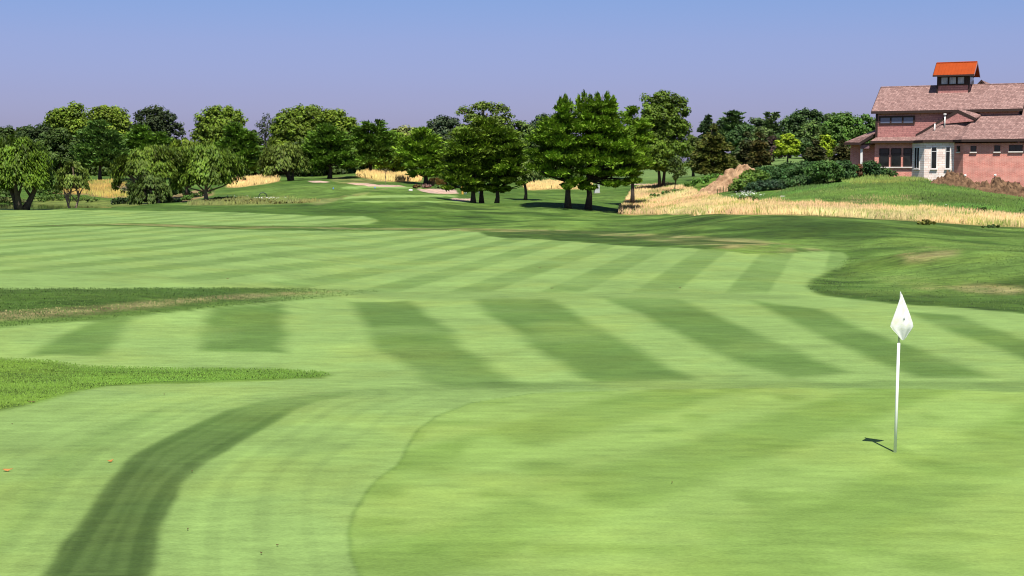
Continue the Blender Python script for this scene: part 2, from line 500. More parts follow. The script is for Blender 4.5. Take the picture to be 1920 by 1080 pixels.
# --- dark stripes of the middle band
MID = [
    [(190, 598), (262, 588), (240, 612), (216, 650), (204, 668), (70, 664), (110, 632)],
    [(394, 578), (528, 570), (532, 605), (542, 660), (380, 656), (384, 620)],
    [(655, 568), (768, 565), (800, 590), (850, 630), (905, 675), (975, 716), (830, 722), (760, 690), (712, 655), (680, 610)],
    [(885, 562), (1032, 560), (1110, 605), (1200, 655), (1300, 712), (1120, 718), (1040, 680), (985, 640), (930, 598)],
    [(1130, 557), (1265, 558), (1360, 600), (1450, 640), (1590, 700), (1480, 712), (1350, 665), (1250, 615)],
    [(1400, 562), (1535, 580), (1640, 625), (1760, 670), (1860, 705), (1720, 708), (1620, 670), (1520, 620)],
    [(1690, 583), (1800, 592), (1930, 640), (2080, 700), (1960, 690), (1830, 640)],
]
for p in MID:
    mm = mask(plan(p, 6), WX, WY, .27)
    mm = mm * sstep(Y, 24.0, 26.2) * (1 - .30 * sstep(Y, 38, 43))
    lay(mm * fair * np.clip(.55 + .8 * noise2(X, Y, 1.6, 31), 0, 1), DARK * .94 + LIGHT * .06, None, .92)
# the swale where the swaths turn
sw = plan([(640, 549), (860, 545), (1200, 549), (1500, 552), (1500, 562), (1200, 560), (900, 562), (680, 558)], 6)
lay(mask(sw, WX, WY, .5) * fair, LIGHT * .72, None, .6)
sw = plan([(640, 735), (820, 722), (960, 712), (1100, 715), (1300, 716), (1600, 716), (1940, 712), (1940, 733), (1500, 727), (1200, 730), (1000, 736), (880, 750), (700, 742)], 8)
lay(mask(sw, WX, WY, .25) * np.clip(.4 + n_md, 0, 1), LIGHT * .55 + DARK * .33, .2, .85)
sw = plan([(825, 716), (930, 712), (1010, 722), (960, 730), (840, 727)], 8)
lay(mask(sw, WX, WY, .45), DARK * .9, .2, .55)
def gd0(x, y): return inside_dist(plan([(880, 756), (820, 780), (757, 855), (688, 920), (655, 1000), (680, 1085), (1900, 1100), (1900, 735)], 4), x, y)
# softer toned patches of the near turf
lay(fair * sstep(Y, 24, 21) * sstep(noise2(X * .6, Y, 3.0, 41), .45, .8), GREEN * 1.03, None, .55)
lay(fair * sstep(Y, 24, 21) * sstep(noise2(X * .6, Y, 1.2, 42), .6, .9), LIGHT * .74, None, .5)
lay(fair * sstep(Y, 25, 22) * sstep(noise2(X * .5, Y, .5, 43), .62, .9), LIGHT * 1.10, None, .5)
# --- the wheel-wide dark swath in the near left and its softer neighbour
sw = plan([(70, 1090), (140, 990), (205, 900), (255, 848), (330, 812), (420, 770), (500, 750), (600, 739), (655, 735), (662, 738), (600, 752), (560, 766), (505, 800), (440, 835), (385, 868), (345, 905), (318, 950), (298, 1010), (285, 1090)], 10)
near_sel = (Y > 11) & (Y < 30) & (np.abs(X) < 14)
sd_ = np.full(len(X), -9.0); sd_[near_sel] = inside_dist(sw, X[near_sel], Y[near_sel])
lay(fair * near_sel * sstep(noise2(sd_ * 1.0, sd_ * 0 + 3, .16, 35), .55, .85) * sstep(sd_, -3.4, -.2) * sstep(gd0(X, Y), 0, -.1), LIGHT * .66, None, .30)
lay(sstep(sd_ + (n_hi - .5) * .05, -.07, .07) * (1 - .45 * sstep(Y, 21, 23.4)) * np.clip(.70 + .6 * noise2(X, Y, 1.4, 33), 0, 1) * (.86 + .14 * sstep(noise2(sd_, sd_ * 0 + 9, .11, 36), .35, .65)), DARK * (.45 + .35 * sstep(Y, 16.5, 22))[:, None], .12, .92)
sw = plan([(255, 855), (350, 880), (395, 850), (420, 862), (350, 905), (290, 885)], 6)
lay(mask(sw, WX, WY, .3), LIGHT * .8, None, .25)
sw = plan([(-10, 1000), (60, 905), (110, 850), (200, 800), (310, 765), (330, 775), (230, 815), (150, 862), (90, 915), (0, 1030)], 8)
lay(mask(sw, WX, WY, .3), DARK, None, .35)
# --- rough tongue in the left middle
tongue = plan([(-300, 533), (0, 541), (200, 541), (400, 540), (560, 541), (690, 545), (720, 548), (640, 556), (560, 563), (400, 577), (200, 597), (0, 614), (-300, 640)], 8)
mt = mask(tongue, WX, WY, .16) * sstep(X, -4.4, -8.0)
lay(mt, ROUGH * .86, .9)
sw = plan([(-300, 606), (0, 582), (180, 572), (300, 563), (450, 551), (640, 545), (640, 549), (480, 558), (320, 571), (180, 584), (0, 599), (-300, 622)], 8)
lay(mask(sw, WX, WY, .3) * mt * sstep(n_hi * .5 + n_md * .6, .3, .7), TAN * .8, None, .75)
sw = plan([(-300, 628), (0, 604), (200, 588), (400, 571), (560, 558), (690, 548), (720, 548), (640, 556), (560, 563), (400, 577), (200, 597), (0, 614), (-300, 640)], 8)
lay(mask(sw, WX, WY, .2) * mt, ROUGH_L * .95, .7, .8)
fair = fair * (1 - mt)
# --- lush wedge in the near left
WEDGE = [(-300, 640), (0, 671), (90, 675), (160, 686), (330, 690), (500, 692), (600, 697), (622, 702), (600, 709), (450, 712), (300, 716), (200, 724), (130, 736), (40, 762), (-10, 770), (-300, 800)]
wedge = plan(WEDGE, 8)
mw = mask(wedge, WX, WY, .22)
lay(mw, LUSH * .62, .8)
lay(mw * sstep(noise2(X, Y * 2.5, 1.4, 51), .35, .65), LUSH * 1.1, None, .8)
for p in ([(90, 678), (400, 688), (600, 698), (600, 703), (380, 698), (140, 694)], [(-40, 695), (60, 698), (130, 705), (60, 704), (-40, 706)], [(250, 706), (480, 702), (600, 704), (480, 711), (250, 716)]):
    lay(mask(plan(p), WX, WY, .2) * mw, ROUGH * 1.1, None, .7)
fair = fair * (1 - mw)
# --- putting green
GREENP = [(3000, 800), (2600, 752), (2300, 742), (1920, 735), (1700, 729), (1500, 727), (1200, 731), (1000, 738), (880, 756), (820, 780), (785, 805), (768, 830), (757, 855), (745, 872), (715, 892), (688, 920), (665, 960), (655, 1000), (658, 1040), (680, 1085), (720, 1110), (3000, 1110)]
gpoly = plan(GREENP, 12)
gd = inside_dist(gpoly, X + (n_hi - .5) * .03, Y + (n_md - .5) * .06)
mg = sstep(gd, -.03, .03) * sstep(RR.ravel(), 11, 13)
lay(mg, GREEN, .03)
edge = np.exp(-(gd / .035) ** 2) * (.22 + .45 * n_lo)
lay(edge * (RR.ravel() > 12.2), DARK * .9, .3, .85 * 1.0)
s = WX - .71 * WY
st = sstep(np.cos(2 * math.pi * (s + 10.5) / 3.5), -.5, .6)
lay(mg * st * np.clip(.5 + .8 * noise2(X * .7, Y, 1.7, 61), 0, 1), GREEN_D, None, .62)
lay(mg * sstep(noise2(X, Y, .9, 62), .62, .9), GREEN * 1.12, None, .6)
lay(mg * sstep(noise2(X, Y, .6, 63), .6, .95), GREEN_D * .95, None, .45)
# --- rough of the right hand side: worn and dark places
for p, k in (([(980, 438), (1100, 433), (1250, 440), (1380, 445), (1500, 460), (1560, 468), (1460, 474), (1350, 464), (1220, 452), (1100, 445)], .75),
             ([(1690, 470), (1740, 462), (1810, 465), (1790, 482), (1720, 495), (1685, 488)], .85),
             ([(1630, 520), (1700, 515), (1790, 528), (1920, 538), (1920, 556), (1780, 548), (1690, 540)], .85),
             ([(1530, 536), (1640, 530), (1700, 542), (1600, 545)], .0),
             ([(-300, 424), (60, 424), (250, 418.5), (420, 424), (700, 427), (940, 428), (1100, 432), (1000, 436), (700, 430), (400, 428), (250, 422)], .6),
             ([(600, 385), (700, 360), (740, 350), (690, 360), (560, 378)], .45), ([(600, 335), (680, 328), (740, 340), (640, 346)], .5)):
    mm = mask(plan(p, 6), WX, WY, .5) * (1 - fair)
    lay(mm * sstep(n_hi * .65 + n_md * .45, .28, .66), TAN * .95, None, k * .85)
for p in ([(1520, 548), (1514, 538), (1560, 505), (1640, 512), (1720, 545), (1920, 560), (1920, 585), (1700, 570)], [(1740, 500), (1830, 482), (1920, 486), (1920, 530), (1800, 525), (1700, 512)], [(1350, 420), (1500, 410), (1640, 430), (1700, 440), (1560, 450)], [(560, 395), (640, 390), (700, 394), (760, 385), (860, 378), (700, 400), (600, 402)]):
    lay(mask(plan(p, 6), WX, WY, .8) * (1 - fair), ROUGH * .72, None, .75)
# --- tees: terraces mown short
tee = np.zeros(len(X))
for p in ([(640, 378), (700, 376.5), (800, 377), (880, 377.5), (880, 379.2), (700, 379.2)], [(640, 372.5), (652, 368), (700, 365.8), (840, 365.5), (860, 367), (830, 369), (700, 371)], [(645, 350), (700, 348), (790, 351), (790, 354), (700, 352.5), (640, 353)]):
    tee = np.maximum(tee, paint(p, LIGHT * 1.05, .25, .1, 1.0, True))
# --- meadow hill by the building, weedy banks
paint([(1420, 368), (1480, 345), (1560, 330), (1660, 325), (1780, 330), (1930, 350), (2300, 350), (2300, 400), (1920, 398), (1850, 397), (1750, 390), (1650, 384), (1560, 378), (1480, 373)], MEAD, .8, 1.0)
paint([(1520, 352), (1600, 340), (1700, 336), (1790, 338), (1700, 350), (1600, 358)], LUSH * .62, 1.0, 1.0, .8)
paint([(1560, 374), (1600, 366), (1690, 365), (1740, 370), (1660, 380), (1600, 380)], (.25, .19, .09), .8, 1.0, .7)
paint([(1490, 360), (1580, 352), (1640, 352), (1560, 362)], (.25, .19, .09), .6, 1.0, .55)
paint([(1230, 360), (1290, 345), (1340, 330), (1380, 318), (1420, 330), (1400, 360), (1300, 365)], LUSH * .7, .8, 1.0)
paint([(340, 384), (420, 370), (470, 372), (560, 374), (600, 380), (480, 385), (360, 386)], (.12, .15, .04), .6, 1.0, .7)
paint([(-260, 385), (60, 384), (60, 372), (160, 372), (240, 380), (330, 376), (240, 388), (150, 383)], (.10, .13, .03), .8, 1.0)
paint([(1362, 362), (1375, 345), (1400, 330), (1440, 318), (1500, 308), (1580, 308), (1660, 318), (1690, 330), (1600, 338), (1500, 348), (1420, 360)], (.035, .075, .016), .8, 1.0)
paint([(1440, 352), (1480, 345), (1560, 338), (1620, 332), (1640, 336), (1540, 348), (1460, 360)], (.20, .16, .07), .6, 1.0, .45)
FESCUE = {
    'right': [(1160, 401), (1166, 388), (1180, 365), (1195, 351), (1260, 347), (1300, 358), (1330, 370), (1380, 380), (1440, 381), (1480, 382), (1560, 386), (1650, 391), (1750, 397), (1850, 406), (1920, 407), (2150, 409), (2150, 432), (1920, 427), (1850, 424), (1750, 417), (1650, 411), (1580, 408), (1500, 404), (1420, 403), (1330, 402), (1260, 403), (1200, 403)],
    'knoll': [(425, 351), (440, 341), (480, 335), (515, 334), (524, 340), (500, 345), (455, 351)],
    'far': [(668, 330), (690, 326), (740, 330), (790, 330), (790, 340), (740, 341), (700, 338)],
    'pond': [(90, 356), (150, 350), (172, 344), (215, 342), (240, 350), (240, 370), (205, 372), (165, 366), (90, 363)],
    'middle': [(980, 350), (1010, 346), (1060, 345), (1110, 351), (1110, 356), (1060, 354), (990, 357)],
    'trees': [(300, 372), (360, 358), (400, 352), (400, 366), (340, 380)],
}
FP = {k: plan(v, 6) for k, v in FESCUE.items()}
for k, p in FP.items():
    lay(mask(p, WX, WY, .35), FESC * (.8 if k not in ('pond', 'trees') else .5), 1.0)
# --- paths of pale pink gravel
pth = np.zeros(len(X))
for p in ([(782, 355), (800, 354), (850, 354.5), (860, 363), (830, 363.5), (805, 362)], [(842, 375), (865, 372.5), (890, 371.5), (890, 375), (860, 377.5)], [(650, 343.5), (662, 343), (710, 346.5), (752, 347.6), (762, 350), (740, 350.5), (690, 349.5)], [(577, 339.5), (600, 338.8), (618, 341), (612, 342.5), (592, 342.5)], [(1180, 345), (1260, 344.5), (1262, 346), (1180, 347)]):
    pth = np.maximum(pth, paint(p, PATH, .18, .6, 1.0, False))

zone[(fair > .5)] = 1; zone[(mg > .5)] = 2; zone[tee > .5] = 3; zone[pth > .5] = 4
# right rough: mower grain plus painted mound shading, in broad darker and lighter sweeps
swp = noise2(X * .8 + Y * .35, Y * 1.3 - X * .2, 5.5, 71) * .65 + noise2(X, Y * 1.4, 2.0, 72) * .35
rgh = (1 - fair) * (1 - mg) * sstep(Y, 41, 46) * sstep(Y, 145, 130) * sstep(X / np.maximum(Y, 1), -.12, -.02)
lay(rgh * sstep(swp, .50, .62), ROUGH * .60, None, .8)
lay(rgh * sstep(swp, .44, .30), ROUGH_L * 1.25, None, .8)
C *= (1 + (n_md - .5) * .12 + (n_hi - .5) * .10)[:, None]
C = np.clip(C, .004, .9)

idx = np.arange(nA * nR).reshape(nA, nR)
a0 = idx; a1 = np.roll(idx, -1, axis=0)
Fq = np.stack([a0[:, :-1], a1[:, :-1], a1[:, 1:], a0[:, 1:]], axis=-1).reshape(-1, 4)
Fq = Fq[:, ::-1]
zf = np.sort(zone[Fq], axis=1)[:, 2]
V = np.column_stack([X, Y, GZ.ravel()])
EDGE_N = None
for zid, nm, lab, cat in ((0, 'ground', 'uneven green rough rolling around the mown fairway up to the trees', 'ground'), (1, 'fairway', 'striped light green fairway sweeping across the whole view', 'fairway'),
                          (2, 'putting_green', 'smooth yellow green putting surface around the flagstick', 'putting green'), (3, 'tee_box', 'short mown terraces stepping up the knoll', 'tee box'), (4, 'cart_path', 'pale pink gravel path showing in pieces beyond the tees', 'path')):
    f = Fq[zf == zid]
    used = np.unique(f); re = np.full(len(X), -1); re[used] = np.arange(len(used))
    o = mesh_np(nm, V[used], re[f], 4, TURF, None, True, {'turf': C[used], 'shag': W[used]})
    tag(o, lab, cat, None, 'structure')
    if nm == 'ground':
        cen = re[f]
# the hole left under the viewer
mb = MB(); k = len(az)
ring = [tuple(V[idx[i, 0]]) for i in range(0, nA)]
mb.poly(ring[::-1]); cap = mb.build('ground', TURF); tag(cap, 'patch of short turf under the viewer', 'ground', None, 'structure')
ca = cap.data.attributes.new('turf', 'FLOAT_COLOR', 'POINT')
for d in ca.data: d.color = (*LIGHT, 1)

# --- pond
wm, nt, b = mat_new('pond_water')
b.inputs['Base Color'].default_value = (.035, .040, .014, 1); b.inputs['Roughness'].default_value = .06; b.inputs['Specular IOR Level'].default_value = .5
g = N(nt, 'ShaderNodeNewGeometry'); nn = noise(nt, 1.6, 3, g.outputs['Position'], .5, (1, .35, 1))
bp = N(nt, 'ShaderNodeBump'); bp.inputs['Strength'].default_value = .12; bp.inputs['Distance'].default_value = .05
nt.links.new(nn.outputs['Fac'], bp.inputs['Height']); nt.links.new(bp.outputs[0], b.inputs['Normal'])
mb = MB()
xa, xb = at(-330, 386, 160)[0], at(262, 386, 160)[0]
gx = np.linspace(xa, xb, 30)
for q in range(29): mb.poly([(gx[q], 140, -.12), (gx[q + 1], 140, -.12), (gx[q + 1], 177, -.12), (gx[q], 177, -.12)])
tag(mb.build('water', wm), 'dark still pond water behind the far fairway edge', 'pond', None, 'structure')
# ------------------------------------------------------------------ trees and bushes
def unit(v): return v / (np.linalg.norm(v, axis=-1, keepdims=True) + 1e-9)


def leaf_quads(P, A, B, tint):
    """diamond leaves at P with half axes A and B -> vertices, faces, colour"""
    n = len(P)
    V = np.empty((n, 4, 3)); V[:, 0] = P - A; V[:, 1] = P + B; V[:, 2] = P + A; V[:, 3] = P - B
    return V.reshape(-1, 3), np.arange(4 * n).reshape(n, 4), np.repeat(tint, 4, axis=0)


KIND = {   # clump radius, flattening, leaves per clump, long/short leaf ratio
    'broad': (.95, .78, 60), 'pine': (.92, .42, 56), 'willow': (.85, .9, 60), 'spruce': (.85, .45, 60), 'wispy': (.6, .8, 26), 'young': (.55, .8, 60), 'bush': (.42, .8, 60),
}


SPACE = {'broad': .95, 'pine': .95, 'willow': .75, 'spruce': .8, 'bush': .8, 'young': .85, 'wispy': .8}


def crown(lobes, kind, ls, total, crs=1.0, seed=0, warm=.0, gaps=.0):
    """foliage clumps spread through the lobes; every clump holds its own leaves"""
    g = np.random.default_rng(seed)
    L = np.array(lobes, float)
    cr, flat, per = KIND[kind]
    cr *= crs
    w = (L[:, 3] * L[:, 5]) ** .9
    nq = int(min(2600, max(60, total / per * 6)))
    pick = g.choice(len(L), nq, p=w / w.sum())
    d = unit(g.normal(size=(nq, 3)))
    d[:, 2] = np.where((d[:, 2] < -.55), -d[:, 2], d[:, 2])
    f = g.random(nq) ** .42
    f = np.where(g.random(nq) < .18, f * .6, f)
    c = L[pick, :3] + d * f[:, None] * np.maximum(L[pick, 3:] - cr * .45, L[pick, 3:] * .45)
    # drop clumps buried deep inside another lobe, and those crowding a neighbour
    nd = np.min(np.linalg.norm((c[:, None] - L[None, :, :3]) / L[None, :, 3:], axis=2), axis=1)
    keep = (nd > .5) | (g.random(len(c)) < .35)
    c, d = c[keep], d[keep]
    zs_ = 1.0 / max(.35, flat)
    q = c * np.array((1, 1, zs_)); kept = []
    arr = np.empty_like(q); cnt = 0
    sep = (cr * SPACE.get(kind, .8)) ** 2
    for i in range(len(q)):
        if cnt == 0 or np.min(((arr[:cnt] - q[i]) ** 2).sum(1)) > sep:
            arr[cnt] = q[i]; cnt += 1; kept.append(i)
    c, d = c[kept], d[kept]
    m = len(c)
    per = int(np.clip(total / max(1, m), 14, 420))
    cs = cr * g.uniform(.65, 1.30, m)
    pk = pick[keep][kept]; cs = np.minimum(cs, np.minimum(L[pk, 3], L[pk, 5]) * .95)
    lead = (L[pk, 3] < .5) if kind == 'pine' else np.zeros(m, bool)      # upright leader shoots
    cid = np.repeat(np.arange(m), per)
    o = unit(g.normal(size=(m * per, 3)))
    rad = g.random(m * per) ** .5
    off = o * rad[:, None] * cs[cid][:, None]
    cen = L[:, :3].mean(0)
    outw = unit(c - cen); outh = outw.copy(); outh[:, 2] = 0; outh = unit(outh)
    n = len(off)
    rnd = g.normal(size=(n, 3))
    tone = 1 + g.normal(size=(m, 1)) * .22
    t = np.clip(tone[cid] * (1 + g.normal(size=(n, 1)) * .22), .35, 1.9) * np.ones((1, 3))
    t[:, 0] *= 1 + (g.random(n) - .35) * (.25 + warm); t[:, 2] *= 1 + (g.random(n) - .5) * .3
    up = np.array((0, 0, 1.0))
    if kind in ('broad', 'young', 'bush', 'wispy'):
        off[:, 2] *= flat
        nor = unit(o * .95 + up * .40 + outw[cid] * .30 + rnd * .38)
        a = unit(np.cross(nor, rnd)); b = np.cross(nor, a)
        s = ls * g.uniform(.65, 1.35, (n, 1))
        A, B = a * s, b * s * .72
        P = c[cid] + off
    elif kind == 'pine':
        off[:, 2] *= flat
        off += outh[cid] * (g.random((n, 1)) - .3) * cs[cid][:, None] * .7
        ld = lead[cid]; off[ld] = (o[ld] * rad[ld][:, None]) * np.array((1, 1, 1.1)) * L[pk][cid[ld]][:, [3, 3, 5]]; off[ld, :2] *= (1 - np.clip(off[ld, 2:3] / (L[pk][cid[ld]][:, 5:6] * 2.2), -.3, .8))
        ax = unit(outh[cid] * .6 + o * np.array((.7, .7, .3)) + up * (.55 + .9 * lead[cid][:, None]) + rnd * .33)
        nor = unit(o * np.array((.5, .5, 1.6)) + up * .3 + rnd * .45); nor = unit(nor - ax * (nor * ax).sum(1, keepdims=True))
        s = ls * g.uniform(.7, 1.4, (n, 1))
        A, B = ax * s * 1.6, np.cross(ax, nor) * s * .62
        P = c[cid] + off
        P[:, 2] += .1 * np.linalg.norm(off[:, :2], axis=1)
    elif kind == 'spruce':
        off[:, 2] *= flat
        ax = unit(outh[cid] * .9 + o * np.array((.6, .6, .2)) - up * .35 + rnd * .3)
        nor = unit(np.cross(ax, rnd)); nor = np.where(nor[:, 2:3] < 0, -nor, nor)
        s = ls * g.uniform(.7, 1.4, (n, 1))
        A, B = ax * s * 1.6, np.cross(ax, nor) * s * .6
        P = c[cid] + off
        P[:, 2] -= .25 * np.linalg.norm(off[:, :2], axis=1)
    else:   # willow: hanging strands
        drop = g.random((n, 1)) ** 1.3 * cs[cid][:, None] * 1.7
        off = off * np.array((.8, .8, .35))
        P = c[cid] + off + outh[cid] * (drop * .35 + .1) - up * drop
        P[:, 2] += cs[cid] * .55
        ax = unit(outh[cid] * .45 - up * 1.0 + rnd * .28)
        nor = unit(outw[cid] * .8 + up * .5 + rnd * .35)
        s = ls * g.uniform(.7, 1.4, (n, 1))
        A, B = ax * s * 1.5, unit(np.cross(ax, nor)) * s * .55
    if gaps:
        k = g.random(len(P)) > gaps * .3
        P, A, B, t = P[k], A[k], B[k], t[k]
    return leaf_quads(P, A, B, t)


def limbs(base_r, height, lobes, seed, lean=(0, 0), stems=1, spread=0.0, forks=1.0):
    g = np.random.default_rng(seed + 77)
    mb = MB()
    L = np.array(lobes, float)
    for k in range(stems):
        a = 2 * math.pi * k / max(1, stems) + .4
        o = np.array((math.cos(a), math.sin(a) * .6, 0)) * (spread if stems > 1 else 0)
        top = np.array((lean[0], lean[1], height)) + o * 2.2
        pts, rads = [], []
        for q in range(7):
            f = q / 6
            p = o * .35 + (top - o * .35) * f + np.array((g.normal() * .04, g.normal() * .04, 0)) * height * .25 * (0 < q < 6)
            pts.append(p); rads.append(base_r * (1.35 if q == 0 else 1.0) * (1 - .72 * f))
        mb.tube(pts, rads, 8)
        for l in L[: max(1, int(len(L) * forks))]:
            st = pts[min(5, 2 + int(g.integers(0, 4)))]
            if l[2] < st[2] + .1: st = pts[2]
            e = l[:3] + g.normal(size=3) * l[3:] * .15
            mid = (st + e) / 2 + np.array((0, 0, -.06)) * np.linalg.norm(e - st)
            mb.tube([st, mid, e], [base_r * .42, base_r * .28, base_r * .09], 5)
            for z in range(2):
                e2 = e + unit(g.normal(size=3)) * l[3:] * .55
                mb.tube([mid, (mid + e2) / 2 + g.normal(size=3) * .15, e2], [base_r * .2, base_r * .14, base_r * .05], 4)
    return mb


TREES = []


def tree(name, label, kind, col, Y, base, tr, lobes, leafpx=1.15, dens=2.4, crs=1.0, seed=None, cat='tree', group=None, stems=1, spread=0.0, bark=None, warm=0.0, gaps=0.0, lean=None, thick=.85, part='crown', forks=1.0, htop=None, deep=.72):
    """base: (u, None) puts the foot on the ground straight ahead; lobes: u, row, half width, half height (, depth offset)"""
    seed = len(TREES) + 3 if seed is None else seed
    d = ray(base, 330)
    bx = d[0] / d[1] * Y
    bz = float(ground(bx, Y))
    root = empty(name, (bx, Y, bz - .06))
    tag(root, label, cat, group)
    mpx = Y / F
    Ls, area = [], 0
    for l in lobes:
        p = at(l[0], l[1], Y)
        dy = l[4] * mpx if len(l) > 4 else 0
        rx, rz = l[2] * mpx, l[3] * mpx
        Ls.append((p[0] - bx, dy, p[2] - bz, rx, max(rx * thick, .5), rz))
        area += math.pi * l[2] * l[3] * .284
    # crowns are as deep as they are wide
    La = np.array(Ls); hw = (La[:, 0] + La[:, 3]).max() - (La[:, 0] - La[:, 3]).min(); cx_ = ((La[:, 0] + La[:, 3]).max() + (La[:, 0] - La[:, 3]).min()) / 2
    zn = np.clip((La[:, 2] - La[:, 2].min()) / (np.ptp(La[:, 2]) + .1), 0, 1)
    Ls = [(l[0], l[1], l[2], l[3], l[4] if l[3] < .5 and kind == 'pine' else max(l[4], deep * math.sqrt(max(0, (hw / 2 * (1 - .45 * q)) ** 2 - (l[0] - cx_) ** 2))), l[5]) for l, q in zip(Ls, zn)]
    area *= 1.3
    if kind == 'pine':      # a denser heart behind the plates
        La = np.array(Ls)
        lo_, hi_ = La[:, 0].min(), La[:, 0].max(); zl_, zh_ = La[:, 2].min(), La[:, 2].max()
        Ls = [(l[0], l[1], l[2], l[3] * 1.05, l[4], l[5] * 1.22) for l in Ls]
        Ls.append(((lo_ + hi_) / 2, .3, zl_ + (zh_ - zl_) * .45, (hi_ - lo_) * .34 + .4, 1.6, (zh_ - zl_) * .46))
        area *= 1.25
    ls = leafpx * Y / (F * .5333)
    total = area * dens * 1.45
    v, f, t = crown(Ls, kind, ls, total, crs, seed, warm, gaps)
    cr = mesh_np(part, v, f, 4, NEEDLE if kind in ('pine', 'spruce') else LEAF, root, False, {'tint': t})
    pk_ = 1.16 if kind == 'pine' else 1.0
    cr.color = (col[0] * 1.32 * pk_, col[1] * 1.20 * pk_, col[2] * .85, 1)
    zt = max(l[2] for l in Ls)
    lm = limbs(tr, htop * mpx if htop else max(1.0, zt * .92), Ls, seed, lean or (np.mean([l[0] for l in Ls]) * (.12 if kind == 'pine' else .6), 0), stems, spread, forks)
    lm.build('trunk', bark or BARK, root, True)
    TREES.append(root)
    return root


OAK = (.088, .150, .018); OAK2 = (.105, .172, .020); DKG = (.034, .066, .015); DKB = (.03, .06, .03)
PINE = (.056, .122, .018); PINEB = (.056, .118, .034); PINEL = (.090, .176, .020); WIL = (.066, .128, .012); WILG = (.080, .130, .026)
OLIVE = (.11, .135, .024); LIME = (.155, .245, .014); BRN = (.056, .078, .016)

# ---- the far left woods
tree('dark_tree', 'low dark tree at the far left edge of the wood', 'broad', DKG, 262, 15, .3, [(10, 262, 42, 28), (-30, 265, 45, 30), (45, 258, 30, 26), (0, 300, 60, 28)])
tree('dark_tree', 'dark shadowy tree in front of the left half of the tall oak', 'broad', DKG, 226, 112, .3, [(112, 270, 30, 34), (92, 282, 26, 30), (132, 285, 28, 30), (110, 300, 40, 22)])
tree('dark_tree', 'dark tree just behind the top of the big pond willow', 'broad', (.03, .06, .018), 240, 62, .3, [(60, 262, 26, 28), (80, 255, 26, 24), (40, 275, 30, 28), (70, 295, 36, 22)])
tree('oak_tree', 'tall round oak whose peak is the highest at the left', 'broad', OAK, 250, 120, .45, [(140, 212, 20, 20), (118, 222, 30, 24), (98, 238, 20, 24), (140, 242, 34, 36), (118, 270, 34, 40), (150, 290, 36, 30)])
tree('oak_tree', 'rounded oak crown right of the left peak, above the bluish pine', 'broad', OAK2, 245, 200, .45, [(190, 218, 28, 22), (212, 222, 26, 24), (228, 240, 20, 30), (180, 245, 32, 36), (215, 265, 30, 40), (200, 292, 40, 26)])
tree('white_pine', 'bluish green pine with drooping plates in front of the left oaks', 'pine', PINEB, 205, 188, .28, [(186, 240, 16, 16), (178, 258, 28, 20), (202, 262, 26, 20), (172, 282, 32, 18), (208, 286, 28, 20), (185, 304, 42, 14), (220, 300, 24, 12)])
tree('dark_tree', 'sparse dark tree with ragged top between the two left oak masses', 'broad', (.030, .050, .024), 255, 290, .35, [(290, 208, 22, 12), (268, 218, 22, 14), (312, 224, 22, 18), (290, 236, 38, 26), (325, 245, 22, 20), (262, 248, 20, 22), (295, 272, 46, 28)], gaps=.9, crs=.7, dens=2.0)
tree('oak_tree', 'domed oak with flat top right of the sparse dark tree', 'broad', OAK, 240, 412, .45, [(412, 212, 30, 18), (436, 224, 24, 24), (388, 228, 24, 26), (412, 244, 46, 34), (375, 252, 16, 24), (450, 250, 14, 28), (412, 276, 44, 30)])
tree('white_pine', 'green pine filling the gap below the sparse dark tree', 'pine', PINE, 212, 262, .25, [(264, 250, 18, 18), (250, 270, 24, 20), (280, 275, 26, 20), (300, 262, 18, 16), (262, 295, 40, 20), (300, 298, 36, 18)])
tree('white_pine', 'pine right below the domed oak', 'pine', PINE, 205, 448, .26, [(440, 246, 18, 16), (455, 262, 24, 20), (432, 274, 26, 20), (462, 286, 26, 18), (438, 300, 32, 18), (470, 310, 22, 14)])
tree('dark_tree', 'low dark tree between the domed oak and the wide oak', 'spruce', DKG, 250, 474, .25, [(474, 252, 10, 14), (476, 275, 20, 24), (478, 300, 26, 24), (490, 316, 26, 14)])
tree('thin_tree', 'thin wispy tree sticking up left of the wide oak', 'wispy', (.035, .055, .028), 262, 497, .16, [(500, 222, 10, 12), (490, 234, 12, 10), (508, 238, 12, 16), (494, 252, 14, 16), (505, 275, 14, 20)], leafpx=.8, dens=1.5, gaps=1)
tree('oak_tree', 'widest oak of the wood, its left half taller', 'broad', OAK, 236, 575, .5, [(575, 214, 34, 18), (545, 224, 30, 22), (600, 224, 30, 20), (528, 244, 26, 30), (565, 250, 44, 38), (605, 256, 34, 34), (520, 272, 18, 26), (560, 282, 50, 28)])
tree('oak_tree', 'sunlit oak shoulder sloping down right beside the widest oak', 'broad', OAK2, 232, 640, .4, [(625, 222, 28, 20), (648, 236, 26, 22), (665, 250, 18, 20), (635, 258, 36, 34), (655, 280, 34, 26)])
tree('leaning_tree', 'light olive tree leaning over the path with bare bent stems', 'willow', WILG, 192, 545, .22, [(520, 286, 22, 14), (545, 284, 24, 18), (505, 300, 18, 16), (535, 302, 26, 18), (560, 305, 18, 18), (510, 318, 14, 12)], bark=BARK, stems=3, spread=.6, crs=.8)
tree('white_pine', 'dark pine with wide plates in front of the widest oak', 'pine', PINE, 200, 618, .3, [(615, 246, 18, 14), (600, 262, 24, 16), (632, 264, 24, 18), (592, 284, 28, 16), (640, 288, 30, 16), (612, 300, 44, 14), (655, 308, 22, 12), (590, 312, 30, 12)])
tree('white_pine', 'pine with spiky top standing on the tan knoll', 'pine', PINE, 207, 695, .3, [(692, 238, 14, 12), (712, 238, 10, 14), (680, 254, 22, 16), (712, 258, 22, 18), (676, 278, 26, 18), (716, 284, 26, 18), (694, 302, 40, 14)])
